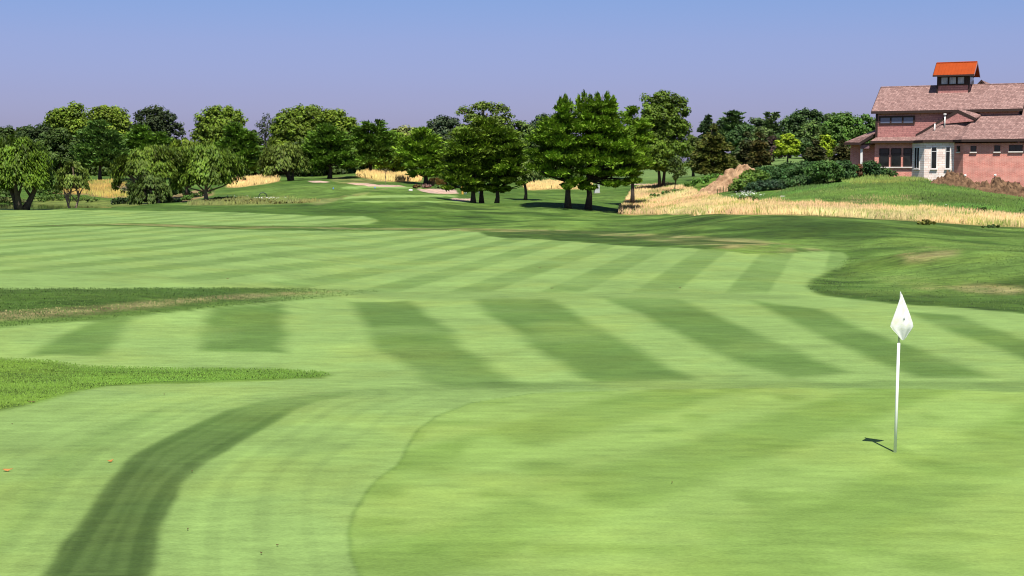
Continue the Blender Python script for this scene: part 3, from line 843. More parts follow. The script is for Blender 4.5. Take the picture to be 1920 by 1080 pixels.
tree('white_pine', 'mid green pine right of the spiky topped one', 'pine', PINEL, 216, 738, .26, [(738, 256, 14, 12), (730, 272, 18, 16), (752, 274, 18, 18), (740, 296, 28, 16), (735, 312, 26, 10)])
tree('pale_tree', 'pale yellowish tree top peeping over the pines', 'broad', (.13, .17, .06), 285, 757, .3, [(748, 248, 20, 12), (768, 246, 16, 12), (757, 262, 26, 20), (757, 285, 28, 24)])
tree('grey_tree', 'hazy blue grey tree behind, left of the open crowned oak', 'broad', (.045, .075, .050), 290, 832, .35, [(832, 228, 24, 12), (815, 240, 20, 16), (850, 238, 22, 18), (828, 258, 36, 26), (832, 285, 38, 26)])
tree('white_pine', 'bright green pine with tiered plates above the flower bed', 'pine', PINEL, 188, 798, .28, [(790, 252, 16, 14), (775, 268, 22, 16), (805, 268, 22, 18), (768, 288, 24, 16), (812, 290, 26, 18), (790, 306, 34, 14), (800, 324, 34, 10), (825, 318, 18, 14)])
tree('oak_tree', 'open crowned oak with sky gaps above the pine trio', 'broad', (.085, .140, .030), 232, 908, .45, [(872, 208, 20, 10), (908, 200, 24, 12), (938, 206, 20, 14), (890, 222, 24, 14), (930, 226, 26, 14), (955, 222, 8, 14), (905, 248, 50, 22), (930, 280, 46, 30)], gaps=.9, crs=.75, bark=PALEBARK)
tree('light_tree', 'light green tree left of the pine trio', 'broad', (.075, .125, .034), 196, 848, .24, [(848, 268, 16, 18), (840, 290, 20, 20), (855, 305, 20, 18)])
# ---- the trio of pines on the mound
tree('white_pine', 'left pine of the trio, standing over its leftmost dark trunk', 'pine', (.068, .124, .015), 150, 887, .26, [(878, 258, 26, 20), (862, 282, 28, 18), (895, 290, 26, 18), (852, 306, 22, 14), (880, 318, 30, 14), (848, 330, 18, 12), (870, 340, 32, 12), (842, 350, 16, 9), (885, 355, 22, 9)], dens=2.6, group='pine trio on the mound', htop=90)
tree('white_pine', 'middle pine of the trio with the tallest pointed crown', 'pine', (.072, .128, .015), 152, 903, .24, [(908, 232, 18, 16), (896, 246, 26, 16), (922, 250, 24, 18), (908, 272, 36, 20), (912, 300, 34, 18), (905, 328, 32, 14), (915, 350, 26, 9)], dens=2.6, group='pine trio on the mound', htop=110)
tree('white_pine', 'right pine of the trio, its low branches reaching right', 'pine', (.068, .126, .016), 151, 931, .24, [(945, 256, 22, 20), (958, 278, 24, 18), (936, 290, 26, 18), (966, 300, 22, 16), (945, 318, 34, 14), (972, 322, 16, 10), (950, 338, 32, 12), (975, 344, 14, 7), (940, 355, 24, 8)], dens=2.6, group='pine trio on the mound', htop=90)
tree('dark_tree', 'round tree top just right of the open crowned oak', 'broad', (.062, .112, .030), 238, 975, .3, [(970, 232, 18, 12), (985, 242, 16, 14), (975, 262, 26, 24), (980, 290, 28, 24)])
tree('grey_tree', 'dark bluish tree top between the pine trio and the pine pair', 'broad', (.030, .056, .036), 292, 1020, .3, [(1018, 224, 20, 11), (1006, 234, 16, 12), (1032, 232, 16, 14), (1018, 254, 30, 24), (1018, 285, 36, 26)])
tree('willow_tree', 'pale green weeping tree seen between the pine trio and the pine pair', 'willow', (.09, .15, .045), 172, 985, .2, [(980, 296, 20, 14), (998, 292, 16, 14), (970, 310, 16, 14), (990, 318, 24, 14), (975, 328, 18, 10)])
# ---- the pair of pines with the shadow
tree('white_pine', 'left pine of the big pair, leaning crown over the left trunk', 'pine', (.074, .148, .015), 139, 1065, .30, [(1050, 194, 6, 10), (1060, 190, 6, 11), (1070, 198, 6, 10), (1056, 204, 14, 12), (1064, 222, 22, 14), (1040, 244, 30, 16), (1072, 236, 26, 18), (1015, 262, 26, 14), (1055, 268, 34, 18), (1002, 284, 22, 11), (1035, 296, 34, 16), (1070, 300, 30, 18), (1012, 312, 26, 12), (1048, 326, 28, 12), (1080, 340, 24, 12), (1062, 350, 14, 8)], dens=2.7, group='big pine pair', htop=150, deep=1.15)
tree('white_pine', 'right pine of the big pair, broad crown reaching far right', 'pine', (.080, .160, .015), 140, 1103, .30, [(1085, 190, 6, 11), (1095, 186, 6, 11), (1107, 190, 6, 10), (1118, 184, 6, 9), (1129, 181, 6, 9), (1140, 184, 6, 10), (1150, 192, 6, 11), (1098, 204, 16, 14), (1122, 200, 18, 14), (1142, 206, 14, 16), (1108, 220, 24, 14), (1136, 224, 24, 14), (1105, 236, 36, 20), (1140, 240, 26, 20), (1120, 266, 40, 18), (1160, 274, 32, 16), (1095, 290, 34, 16), (1180, 296, 30, 15), (1140, 300, 40, 18), (1192, 312, 20, 10), (1165, 324, 34, 12), (1110, 322, 30, 12), (1150, 344, 32, 9), (1185, 338, 18, 8), (1100, 350, 22, 8)], dens=2.7, group='big pine pair', htop=165, deep=1.15)
tree('white_pine', 'lighter pine behind the right edge of the big pair', 'pine', PINEL, 166, 1186, .24, [(1186, 208, 12, 12), (1176, 224, 16, 14), (1200, 232, 16, 16), (1184, 250, 24, 18), (1206, 262, 16, 18), (1190, 284, 26, 18), (1200, 310, 24, 16)])
tree('maple_tree', 'tall upright maple with two trunks right of the big pine pair', 'broad', (.070, .130, .016), 186, 1240, .22, [(1240, 182, 22, 16), (1218, 190, 16, 18), (1268, 192, 22, 18), (1285, 206, 12, 20), (1240, 212, 40, 26), (1222, 244, 30, 30), (1262, 244, 34, 30), (1240, 280, 44, 28), (1275, 280, 22, 24), (1235, 306, 40, 18), (1262, 312, 26, 14)], crs=.85, gaps=.4, stems=2, spread=.6, dens=2.6)
tree('thin_tree', 'thin small sapling in front of the tall maple', 'wispy', (.05, .09, .022), 176, 1265, .07, [(1268, 302, 14, 14), (1262, 318, 14, 10), (1276, 322, 12, 10), (1268, 332, 8, 6)], leafpx=.9, dens=2.2)
tree('spruce_tree', 'broad olive brown spruce with bare pale twigs beside the dirt mound', 'spruce', BRN, 203, 1335, .26, [(1338, 240, 7, 14), (1338, 258, 18, 14), (1326, 272, 24, 14), (1352, 276, 26, 14), (1318, 290, 24, 14), (1345, 294, 36, 14), (1312, 306, 24, 12), (1362, 308, 28, 14), (1336, 318, 44, 12)], warm=.3, bark=PALEBARK)
tree('light_tree', 'yellow green tree between the tall maple and the brown spruce', 'broad', (.07, .115, .025), 222, 1300, .2, [(1300, 265, 16, 14), (1296, 284, 20, 18), (1305, 305, 20, 16)])
tree('spruce_tree', 'blue green spruce pointing up right of the tall maple', 'spruce', (.034, .070, .032), 300, 1326, .3, [(1326, 222, 7, 12), (1324, 240, 16, 16), (1330, 262, 24, 20), (1326, 288, 32, 20)])
tree('spruce_tree', 'dark spruce, left one of the two right of the brown spruce', 'spruce', (.032, .046, .018), 235, 1402, .25, [(1402, 254, 8, 12), (1402, 272, 16, 14), (1398, 290, 22, 16), (1400, 306, 24, 12)], warm=.3)
tree('spruce_tree', 'dark olive spruce, right one of the two right of the brown spruce', 'spruce', (.044, .050, .016), 228, 1425, .25, [(1424, 254, 9, 12), (1424, 272, 16, 14), (1422, 290, 22, 14), (1424, 302, 24, 10)], warm=.4)
tree('dark_tree', 'dark purple leaved tree peeping out left of the lime maple', 'broad', (.034, .024, .026), 262, 1450, .2, [(1448, 268, 12, 14), (1452, 284, 18, 16)])
tree('maple_tree', 'young lime green maple with a round crown on the far lawn', 'young', LIME, 240, 1476, .16, [(1476, 260, 14, 12), (1466, 272, 16, 14), (1488, 272, 14, 14), (1476, 284, 24, 11), (1462, 285, 11, 8), (1490, 285, 10, 8)], dens=3, htop=45)
tree('maple_tree', 'lime green maple half hidden behind the dark spruce by the building', 'young', LIME, 262, 1548, .16, [(1548, 260, 12, 10), (1540, 272, 12, 12), (1556, 274, 12, 14), (1550, 288, 12, 12)], dens=3)
tree('spruce_tree', 'squat dark spruce in front of the half hidden lime maple', 'spruce', (.032, .044, .016), 243, 1528, .22, [(1530, 266, 8, 10), (1528, 280, 18, 12), (1526, 294, 24, 12)], warm=.35)
tree('spruce_tree', 'dark conifer at the corner of the porch roof', 'spruce', (.036, .046, .018), 236, 1580, .22, [(1580, 268, 8, 10), (1578, 282, 18, 12), (1580, 296, 24, 12)], warm=.3)
# ---- wooded hill at the right, far haze painted as bluish leaf colour
H = 'trees of the wooded hill at the right'
tree('hill_pine', 'pine with layered branches topping the wooded hill, left of its spiky snag', 'pine', (0.046, 0.093, 0.039), 330, 1376, .3, [(1376, 214, 14, 7), (1374, 224, 18, 8), (1380, 236, 22, 10), (1376, 255, 26, 16)], group=H)
tree('hill_spruce', 'narrow spruce at the left end of the wooded hill skyline', 'spruce', (0.043, 0.085, 0.039), 340, 1352, .25, [(1352, 230, 8, 10), (1350, 246, 16, 14), (1350, 268, 24, 16)], group=H)
tree('hill_tree', 'dark round tree below the layered pine of the wooded hill', 'broad', (0.043, 0.096, 0.034), 315, 1398, .3, [(1398, 244, 24, 14), (1385, 262, 28, 20), (1415, 260, 24, 18), (1398, 285, 36, 20)], group=H)
tree('hill_tree', 'dark flat topped tree between the layered pine and the snag', 'broad', (0.046, 0.081, 0.041), 335, 1425, .3, [(1420, 228, 20, 9), (1436, 232, 18, 10), (1425, 250, 30, 18)], group=H)
tree('snag_tree', 'spiky half bare snag on the hill skyline', 'pine', (0.046, 0.081, 0.039), 328, 1450, .22, [(1440, 218, 5, 9), (1453, 216, 7, 9), (1446, 230, 14, 9), (1452, 246, 18, 14), (1446, 268, 24, 16)], gaps=1, group=H)
tree('hill_tree', 'lighter rounded tree low on the wooded hill, above the dark spruces', 'broad', (0.080, 0.136, 0.048), 300, 1434, .3, [(1432, 250, 20, 14), (1420, 262, 18, 14), (1446, 264, 16, 16), (1434, 284, 26, 18)], group=H)
tree('hill_tree', 'biggest dark dome on the wooded hill skyline', 'broad', (0.038, 0.081, 0.030), 310, 1508, .45, [(1515, 212, 22, 10), (1498, 220, 22, 12), (1530, 220, 18, 12), (1480, 232, 20, 16), (1508, 240, 36, 24), (1482, 262, 30, 24), (1520, 270, 40, 24)], group=H)
tree('hill_tree', 'dull tree behind, between the biggest dark dome and the green one', 'broad', (0.058, 0.105, 0.039), 325, 1560, .4, [(1555, 222, 24, 10), (1580, 218, 22, 9), (1565, 240, 40, 20)], group=H)
tree('hill_tree', 'pale olive tree leaning on the right of the biggest dark dome', 'broad', (0.067, 0.124, 0.037), 292, 1520, .3, [(1522, 238, 18, 14), (1510, 256, 20, 16), (1535, 258, 20, 18), (1520, 280, 28, 18)], group=H)
tree('hill_tree', 'broad mid green tree beside the building roof', 'broad', (0.064, 0.143, 0.032), 285, 1580, .45, [(1575, 226, 22, 13), (1598, 228, 22, 13), (1560, 242, 24, 16), (1605, 246, 26, 18), (1580, 256, 36, 24), (1555, 272, 28, 20), (1600, 280, 36, 22)], group=H)
tree('hill_tree', 'green tree whose top shows right against the building siding', 'broad', (0.058, 0.127, 0.032), 300, 1632, .4, [(1625, 222, 18, 9), (1640, 240, 24, 20), (1625, 262, 26, 24)], group=H)
tree('hill_tree', 'dark tree filling the foot of the wooded hill behind the lime maple', 'broad', (0.035, 0.074, 0.025), 285, 1480, .35, [(1470, 270, 30, 18), (1500, 274, 30, 18), (1440, 284, 24, 14), (1535, 284, 30, 14)], group=H)
# understory that closes the wood between the named trees
U = 'understory trees of the wood'
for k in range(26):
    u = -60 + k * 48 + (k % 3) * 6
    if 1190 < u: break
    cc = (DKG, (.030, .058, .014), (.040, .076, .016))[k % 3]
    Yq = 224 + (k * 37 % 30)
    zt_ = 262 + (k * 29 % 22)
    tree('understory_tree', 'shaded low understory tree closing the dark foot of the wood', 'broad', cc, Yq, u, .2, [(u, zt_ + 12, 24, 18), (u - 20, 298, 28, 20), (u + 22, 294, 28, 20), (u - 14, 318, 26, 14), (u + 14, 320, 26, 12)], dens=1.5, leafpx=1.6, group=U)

# ---- willows at the pond
tree('willow_tree', 'big yellow green willow with three dark trunks at the far left', 'willow', WIL, 133, 38, .34, [(30, 280, 40, 22), (0, 290, 34, 24), (60, 292, 28, 20), (20, 308, 48, 20), (70, 316, 24, 18), (-15, 322, 34, 20), (46, 332, 36, 16), (78, 338, 16, 14), (8, 338, 20, 12)], stems=3, spread=1.0, dens=2.6, forks=.7, htop=75, lean=(0, 0))
tree('willow_tree', 'small feathery willow with bare pale limbs at the pond edge', 'willow', WILG, 152, 134, .16, [(138, 312, 18, 10), (124, 324, 16, 12), (150, 324, 14, 14), (136, 338, 26, 12), (116, 342, 10, 10), (158, 342, 8, 10)], stems=2, spread=.4, bark=PALEBARK, htop=45)
tree('willow_tree', 'olive willow with bare twisted branches left of the domed willow', 'willow', (.072, .126, .018), 156, 290, .24, [(268, 292, 28, 14), (295, 284, 28, 14), (325, 290, 24, 16), (240, 302, 24, 14), (228, 318, 18, 14), (275, 310, 40, 14), (310, 314, 30, 16), (222, 342, 10, 14)], stems=3, spread=.8, bark=PALEBARK, htop=60)
tree('willow_tree', 'lime topped willow crown behind the two pond willows', 'willow', (.10, .165, .02), 165, 350, .18, [(345, 268, 20, 10), (362, 272, 18, 10), (330, 276, 18, 10), (348, 288, 32, 14)])
tree('willow_tree', 'low grey green willow drooping to the ground by the pond', 'willow', (.062, .108, .028), 148, 282, .16, [(285, 338, 24, 12), (265, 352, 22, 12), (302, 352, 20, 12), (258, 368, 18, 10), (280, 368, 22, 10), (310, 366, 16, 8)], htop=35, stems=2, spread=.4)
tree('willow_tree', 'domed willow with long weeping strands and one pale trunk', 'willow', (.076, .142, .018), 157, 385, .26, [(385, 284, 36, 14), (360, 296, 30, 16), (415, 294, 30, 16), (435, 308, 22, 18), (345, 314, 26, 18), (390, 312, 48, 18), (448, 326, 12, 12), (350, 334, 26, 12), (400, 330, 44, 12), (335, 342, 14, 10)], bark=PALEBARK, dens=2.6, htop=55)

# ---- bushes
def bush(name, label, col, Y, u, lobes, group=None, **kw):
    l0 = lobes[0]
    if not kw.get('fixed'): Y = float(np.clip(hit(l0[0], l0[1] + l0[3] * .9)[1] + l0[2] * Y / F * .5, Y - 12, Y + 25))
    d = ray(u, 330); bx = d[0] / d[1] * Y; bz = float(ground(bx, Y))
    mpx = Y / F; Ls, area = [], 0
    gk = kw.get('grow', 1.0)
    for l in lobes:
        l = (l[0], l[1] + l[3] * (gk - 1) * .55, l[2] * gk, l[3] * gk)
        Yl = float(np.clip(hit(l[0], l[1] + l[3] * .9)[1] + l[2] * mpx * .5, Y - 9, Y + 9))
        if kw.get('fixed'): Yl = Y
        p = at(l[0], l[1], Yl)
        Ls.append((p[0] - bx, Yl - Y, p[2] - bz, l[2] * mpx, max(l[2] * mpx * kw.get('thick', .9), .2), l[3] * mpx)); area += math.pi * l[2] * l[3] * .284
    v, f, t = crown(Ls, kw.get('kind', 'bush'), kw.get('leafpx', 1.0) * Y / (F * .5333), max(200, area * kw.get('dens', 3.2)), kw.get('crs', 1.0), len(TREES) + 500, kw.get('warm', .1))
    o = mesh_np(name, v, f, 4, LEAF, None, False, {'tint': t})
    o.location = (bx, Y, bz); o.color = (*col, 1)
    tag(o, label, kw.get('cat', 'bush'), group); TREES.append(o)
    return o


TH = 'weedy bushes of the thicket beside the dirt mound'
THC = (.090, .165, .022)
bush('bush', 'lowest bush at the left foot of the thicket, over the dirt mound slope', THC, 128, 1388, [(1388, 346, 16, 12), (1378, 350, 12, 9), (1398, 340, 14, 12)], TH, grow=1.22, dens=4.6)
bush('bush', 'second thicket bush up from the left, right of the mound crest', THC, 130, 1412, [(1412, 332, 20, 16), (1400, 340, 16, 14), (1426, 336, 16, 14)], TH, grow=1.22, dens=4.6)
bush('bush', 'thicket bush on the rise left of the middle', (.044, .105, .026), 132, 1440, [(1440, 324, 22, 14), (1428, 330, 18, 14), (1456, 328, 18, 14)], TH, grow=1.22, dens=4.6)
bush('bush', 'thicket bush in the middle, on the crest', (.048, .11, .026), 134, 1476, [(1476, 318, 24, 14), (1460, 324, 18, 14), (1494, 322, 20, 14)], TH, grow=1.22, dens=4.6)
bush('bush', 'tall thicket bush right of the middle', (.042, .10, .026), 136, 1512, [(1512, 314, 24, 13), (1496, 320, 18, 13), (1530, 318, 20, 14)], TH, grow=1.22, dens=4.6)
bush('bush', 'bright green thicket bush near its right end', (.055, .125, .024), 142, 1546, [(1546, 312, 22, 12), (1530, 320, 18, 12), (1562, 318, 18, 12), (1546, 328, 26, 10)], TH, fixed=True, grow=1.22, dens=4.6)
bush('bush', 'last thicket bush at the right, towards the brick porch', (.044, .10, .026), 143, 1580, [(1578, 312, 20, 11), (1594, 316, 14, 10), (1562, 320, 16, 11), (1580, 326, 24, 9)], TH, fixed=True, grow=1.22, dens=4.6)
bush('bush', 'dark low bush in front of the thicket with bare soil beside it', (.032, .07, .03), 126, 1420, [(1420, 350, 22, 8), (1440, 346, 22, 9), (1462, 346, 18, 8)], TH, grow=1.22, dens=4.6)
bush('bush', 'low weedy bush at the front foot of the thicket, right of the bare soil', (.05, .11, .028), 128, 1500, [(1500, 340, 24, 9), (1476, 344, 18, 8), (1526, 336, 22, 8)], TH, grow=1.22, dens=4.6)
bush('shrub', 'round dark green shrub under the tall brick framed windows', (.032, .085, .022), 145.5, 1634, [(1632, 313, 20, 13), (1622, 322, 15, 11), (1648, 322, 16, 11), (1634, 326, 22, 10)], fixed=True)
bush('shrub', 'rusty brown dying shrub left of the round dark shrub', (.11, .055, .018), 145, 1609, [(1610, 315, 9, 9), (1606, 323, 9, 8), (1615, 325, 9, 8)], warm=.6, fixed=True)
bush('shrub', 'low small shrub right of the round dark shrub, below the window sill', (.045, .095, .022), 145, 1668, [(1664, 323, 12, 7), (1676, 325, 10, 6), (1668, 329, 14, 6)], fixed=True)
bush('weeds', 'bright green leafy weeds on the bank left of the dirt mound', (.085, .19, .026), 146, 1318, [(1330, 334, 16, 7), (1312, 340, 18, 7), (1345, 330, 14, 6), (1296, 346, 14, 5)], cat='weeds', crs=.8)
bush('weeds', 'dull green weeds at the low left end of the dirt track', (.07, .14, .03), 138, 1248, [(1250, 362, 22, 4), (1228, 366, 14, 4), (1270, 358, 14, 5)], cat='weeds', crs=.6)
bush('weeds', 'dark green weed patch in the right part of the tan grass', (.05, .12, .022), 114, 1800, [(1800, 396, 18, 6), (1824, 397, 16, 6), (1840, 393, 14, 5), (1778, 395, 10, 5)], cat='weeds', crs=.7)
bush('weeds', 'olive weed tuft at the foot of the tan grass', (.11, .12, .02), 98, 1738, [(1738, 416, 14, 6), (1728, 418, 10, 4), (1750, 418, 8, 4)], cat='weeds', crs=.6)
bush('weeds', 'small dark weed tuft at the mown edge on the far right', (.06, .10, .024), 97, 1855, [(1850, 424, 12, 4), (1866, 424, 10, 4)], cat='weeds', crs=.6)
bush('bush', 'dark bush at the water line below the low grey willow', (.03, .06, .018), 150, 232, [(232, 376, 16, 7), (218, 378, 12, 6), (310, 376, 18, 6), (250, 380, 12, 5)])
bush('weeds', 'green weeds along the far pond bank under the small willow', (.085, .15, .024), 179, 120, [(110, 371, 26, 6), (145, 372, 24, 6), (80, 373, 20, 6), (175, 374, 16, 5)], cat='weeds')
bush('weeds', 'brownish green weeds on the pond bank at the far left edge', (.085, .11, .028), 179, 20, [(20, 376, 24, 7), (-10, 374, 22, 8), (48, 378, 16, 5)], cat='weeds')
bush('weeds', 'bright weeds running down from the domed willow trunk', (.08, .17, .026), 156, 385, [(384, 361, 16, 5), (366, 366, 14, 5), (350, 371, 14, 5), (400, 356, 10, 4), (335, 375, 12, 4)], cat='weeds', crs=.7)
bush('weeds', 'yellowish weed fringe along the near bank of the left knoll', (.14, .15, .04), 148.5, 470, [(430, 378, 30, 4), (480, 378, 30, 4), (530, 379, 30, 3.5), (572, 380, 18, 3), (395, 378, 18, 4)], cat='weeds', crs=.6)
PB = 'low bushes among the pond willows'
bush('bush', 'low bush between the big far left willow and the small feathery one', (.075, .14, .022), 165, 92, [(92, 354, 16, 12), (80, 360, 12, 10), (104, 360, 12, 9)], PB)
bush('bush', 'low bush filling the gap under the olive willow, left of the grey willow', (.06, .12, .022), 165, 244, [(244, 350, 14, 12), (234, 358, 10, 10)], PB)
bush('bush', 'low bush between the grey willow and the domed willow', (.065, .13, .02), 160, 338, [(338, 356, 16, 12), (324, 362, 12, 10), (352, 362, 10, 8)], PB)
bush('bush', 'low bush at the far left edge behind the willow trunks', (.07, .13, .024), 176, 8, [(8, 360, 22, 14), (-14, 358, 18, 14)], PB)
# flower bed by the path under the tiered pine
FB = 'plants of the flower bed by the gravel path'
bush('ornamental_grass', 'tan ornamental grass in the flower bed', (.26, .17, .06), 184, 815, [(818, 340, 14, 7), (832, 342, 9, 6), (806, 343, 9, 5)], FB, kind='willow', cat='plant', crs=.6)
bush('flower_clump', 'pinkish flower clump in the flower bed', (.20, .125, .10), 181, 797, [(796, 349, 9, 4), (802, 349.5, 8, 3.5)], FB, cat='flowers', crs=.5, warm=.6)
bush('flower_clump', 'dark rusty plant at the left end of the flower bed', (.09, .06, .02), 181, 780, [(781, 350, 7, 4.5), (777, 350.5, 5, 3)], FB, cat='flowers', crs=.5, warm=.5)
bush('flower_clump', 'green clump at the right end of the flower bed', (.08, .14, .03), 181, 826, [(826, 350, 8, 4), (821, 350.5, 6, 3)], FB, cat='flowers', crs=.5)
# ------------------------------------------------------------------ standing grass
def sample_in(poly, n, g):
    lo, hi = poly.min(0), poly.max(0)
    out = []
    while sum(map(len, out)) < n:
        p = lo + g.random((n * 2, 2)) * (hi - lo)
        out.append(p[inside_dist(poly, p[:, 0], p[:, 1]) > 0])
        if len(out) > 60: break
    return np.concatenate(out)[:n]


def blades(name, label, cat, polys, dens, h, w, col, g, lean=.35, warp=0, dark=None, maxn=70000, sel=None, green=0):
    Vs, Fs, Ts = [], [], []; b = 0
    for p in polys:
        ar = 0.5 * abs(np.dot(p[:, 0], np.roll(p[:, 1], 1)) - np.dot(p[:, 1], np.roll(p[:, 0], 1)))
        n = int(min(maxn, ar * dens))
        if n < 10: continue
        q = sample_in(p, n, g)
        if sel is not None: q = q[sel(q[:, 0], q[:, 1], g)]
        if warp: q = q + g.normal(size=q.shape) * warp
        n = len(q)
        z = ground(q[:, 0], q[:, 1])
        cl = noise2(q[:, 0], q[:, 1], 1.6, 91) * .7 + noise2(q[:, 0], q[:, 1], .6, 92) * .3
        hh = h * (.55 + .75 * cl) * g.uniform(.7, 1.25, n)
        az_ = g.random(n) * 2 * math.pi
        ln = np.abs(g.normal(size=n)) * lean
        ax = unit(np.column_stack([np.cos(az_) * ln, np.sin(az_) * ln, np.ones(n)]))
        sd_ = unit(np.column_stack([np.ones(n), g.normal(size=n) * .5, np.zeros(n)]))
        P = np.column_stack([q, z]) + ax * (hh * .5)[:, None]
        A = ax * (hh * .52)[:, None]; B = sd_ * (w * g.uniform(.6, 1.4, n))[:, None]
        t = np.clip((1 + g.normal(size=(n, 1)) * .16) * (.82 + .36 * noise2(q[:, 0], q[:, 1], 5, 93))[:, None], .4, 1.7) * np.ones((1, 3))
        t[:, 0] *= 1 + (noise2(q[:, 0], q[:, 1], 3.1, 94) - .5) * .25
        t[:, 1] *= 1 + (noise2(q[:, 0], q[:, 1], 4.3, 96) - .5) * .22; t *= (.78 + .44 * noise2(q[:, 0], q[:, 1] * 1.8, 2.6, 97))[:, None]
        if green:
            k = g.random(n) < green * 2 * noise2(q[:, 0], q[:, 1], 2.0, 98); t[k] *= np.array((.38, .62, .26))
        if dark is not None:
            k = (noise2(q[:, 0], q[:, 1], 2.3, 95) > .66) & (g.random(n) < .6)
            t[k] *= dark
        v, f, tt = leaf_quads(P, A, B, t)
        Vs.append(v); Fs.append(f + b); Ts.append(tt); b += len(v)
    o = mesh_np(name, np.concatenate(Vs), np.concatenate(Fs), 4, BLADE, None, True, {'tint': np.concatenate(Ts)})
    nn_ = unit(g.normal(size=(b // 4, 3)) * .22 + np.array((0.05, -.5, 1.0)))
    o.data.normals_split_custom_set_from_vertices(np.repeat(nn_, 4, axis=0).tolist())
    o.color = (*col, 1)
    tag(o, label, cat, None, 'stuff')
    return o


g_ = np.random.default_rng(5)
FCOL = (.50, .355, .170)
blades('tall_grass', 'wide band of pale tan tall grass in front of the building hill', 'tall grass', [FP['right']], 58, .52, .024, FCOL, g_, maxn=90000, green=.16, dark=np.array((.50, .72, .36)))
blades('tall_grass', 'tan tall grass on the knoll left of the gravel path', 'tall grass', [FP['knoll']], 40, .6, .045, (.50, .36, .14), g_, maxn=16000)
blades('tall_grass', 'golden strip of tall grass under the far pines', 'tall grass', [FP['far']], 30, .8, .06, (.48, .34, .12), g_, maxn=12000)
blades('tall_grass', 'golden orange tall grass on the slope beyond the pond', 'tall grass', [FP['pond']], 18, .7, .05, (.34, .25, .06), g_, maxn=16000, dark=np.array((.6, .9, .6)))
blades('tall_grass', 'tan tall grass seen between the pine trio and the pine pair', 'tall grass', [FP['middle']], 26, .7, .06, (.48, .345, .14), g_, maxn=10000)
blades('lush_grass', 'long bright green grass wedge entering from the left foreground', 'long grass', [wedge], 600, .040, .0075, (.108, .19, .022), g_, lean=.9, maxn=60000, sel=lambda x, y, g: (x > -14) & (noise2(x, y * 2.5, 1.4, 51) + g.random(len(x)) * .8 > .45))
blades('rough_grass', 'dark coarse grass on the tongue of rough at the left', 'rough grass', [tongue], 150, .05, .010, (.052, .098, .016), g_, lean=.8, maxn=30000, sel=lambda x, y, g: (x > -18) & (g.random(len(x)) < np.clip((-3.5 - x) / 5, 0, 1)))
TONR = plan([(330, 563), (480, 551), (640, 545), (640, 548), (480, 557), (330, 571), (100, 590), (0, 598), (-60, 604), (-60, 588), (100, 578)], 6)
blades('dry_grass', 'dry tan grass along the foot of the tongue of rough', 'dry grass', [TONR], 90, .05, .010, (.26, .225, .10), g_, lean=.6, maxn=14000, sel=lambda x, y, g: (x > -18) & (g.random(len(x)) < noise2(x, y, .8, 77) * 1.1))
RR1 = plan([(1520, 548), (1514, 536), (1560, 508), (1592, 484), (1580, 470), (1540, 462), (1640, 440), (1780, 425), (1990, 430), (1990, 590), (1800, 575), (1660, 566)], 8)
blades('rough_grass', 'coarse green grass on the rolling mounds at the right', 'rough grass', [RR1], 26, .05, .012, (.058, .11, .017), g_, lean=.8, maxn=26000)
HILL = plan([(1440, 368), (1490, 350), (1560, 336), (1660, 332), (1780, 336), (1930, 360), (2000, 372), (2000, 400), (1850, 396), (1750, 388), (1650, 382), (1560, 376)], 6)
blades('meadow_grass', 'uneven green meadow grass on the hill below the building', 'meadow grass', [HILL], 30, .24, .028, (.075, .145, .022), g_, lean=.6, maxn=32000, dark=np.array((.7, .7, .7)))
HILT = plan([(1560, 340), (1640, 334), (1720, 332), (1790, 336), (1700, 344), (1600, 348)], 6)
blades('meadow_grass', 'taller yellow green weeds along the hill top by the building', 'meadow grass', [HILT], 30, .45, .035, (.14, .19, .035), g_, lean=.5, maxn=14000)
BANK = plan([(350, 384), (420, 374), (470, 373), (560, 375), (600, 380), (480, 384), (360, 386)], 6)
blades('bank_grass', 'yellowish weedy grass on the bank behind the far fairway', 'bank grass', [BANK], 15, .45, .04, (.145, .165, .042), g_, lean=.5, maxn=12000)

# ------------------------------------------------------------------ heaps of soil
def heap(name, label, cat, cx, cy, sx, sy, hf, mat, n=90, rough=.12, chunk=.5, rot=0.0, seed=0):
    u = np.linspace(-1, 1, n); v = np.linspace(-1, 1, n)
    U, Vv = np.meshgrid(u, v, indexing='ij')
    x = U * sx; y = Vv * sy
    Xw = cx + x * math.cos(rot) - y * math.sin(rot); Yw = cy + x * math.sin(rot) + y * math.cos(rot)
    h = hf(U, Vv)
    e = np.clip(1.3 - np.maximum(np.abs(U), np.abs(Vv)) * 1.3, 0, .3) / .3
    lump = (np.abs(noise2(Xw, Yw, chunk, 200 + seed) - .5) * 2 + .6 * np.abs(noise2(Xw, Yw, chunk * .45, 201 + seed) - .5) * 2) - .5
    z = ground(Xw, Yw) + h * (1 + lump * .25) + lump * rough * np.clip(h * 3, 0, 1) - .15 * (1 - e) - .05
    z -= (h < .02) * .12
    V = np.column_stack([Xw.ravel() - cx, Yw.ravel() - cy, z.ravel()])
    z0 = V[:, 2].min(); V[:, 2] -= z0
    id_ = np.arange(n * n).reshape(n, n)
    f = np.stack([id_[:-1, :-1], id_[1:, :-1], id_[1:, 1:], id_[:-1, 1:]], -1).reshape(-1, 4)
    o = mesh_np(name, V, f, 4, mat, None, False)
    o.location = (cx, cy, z0)
    tag(o, label, cat)
    return o


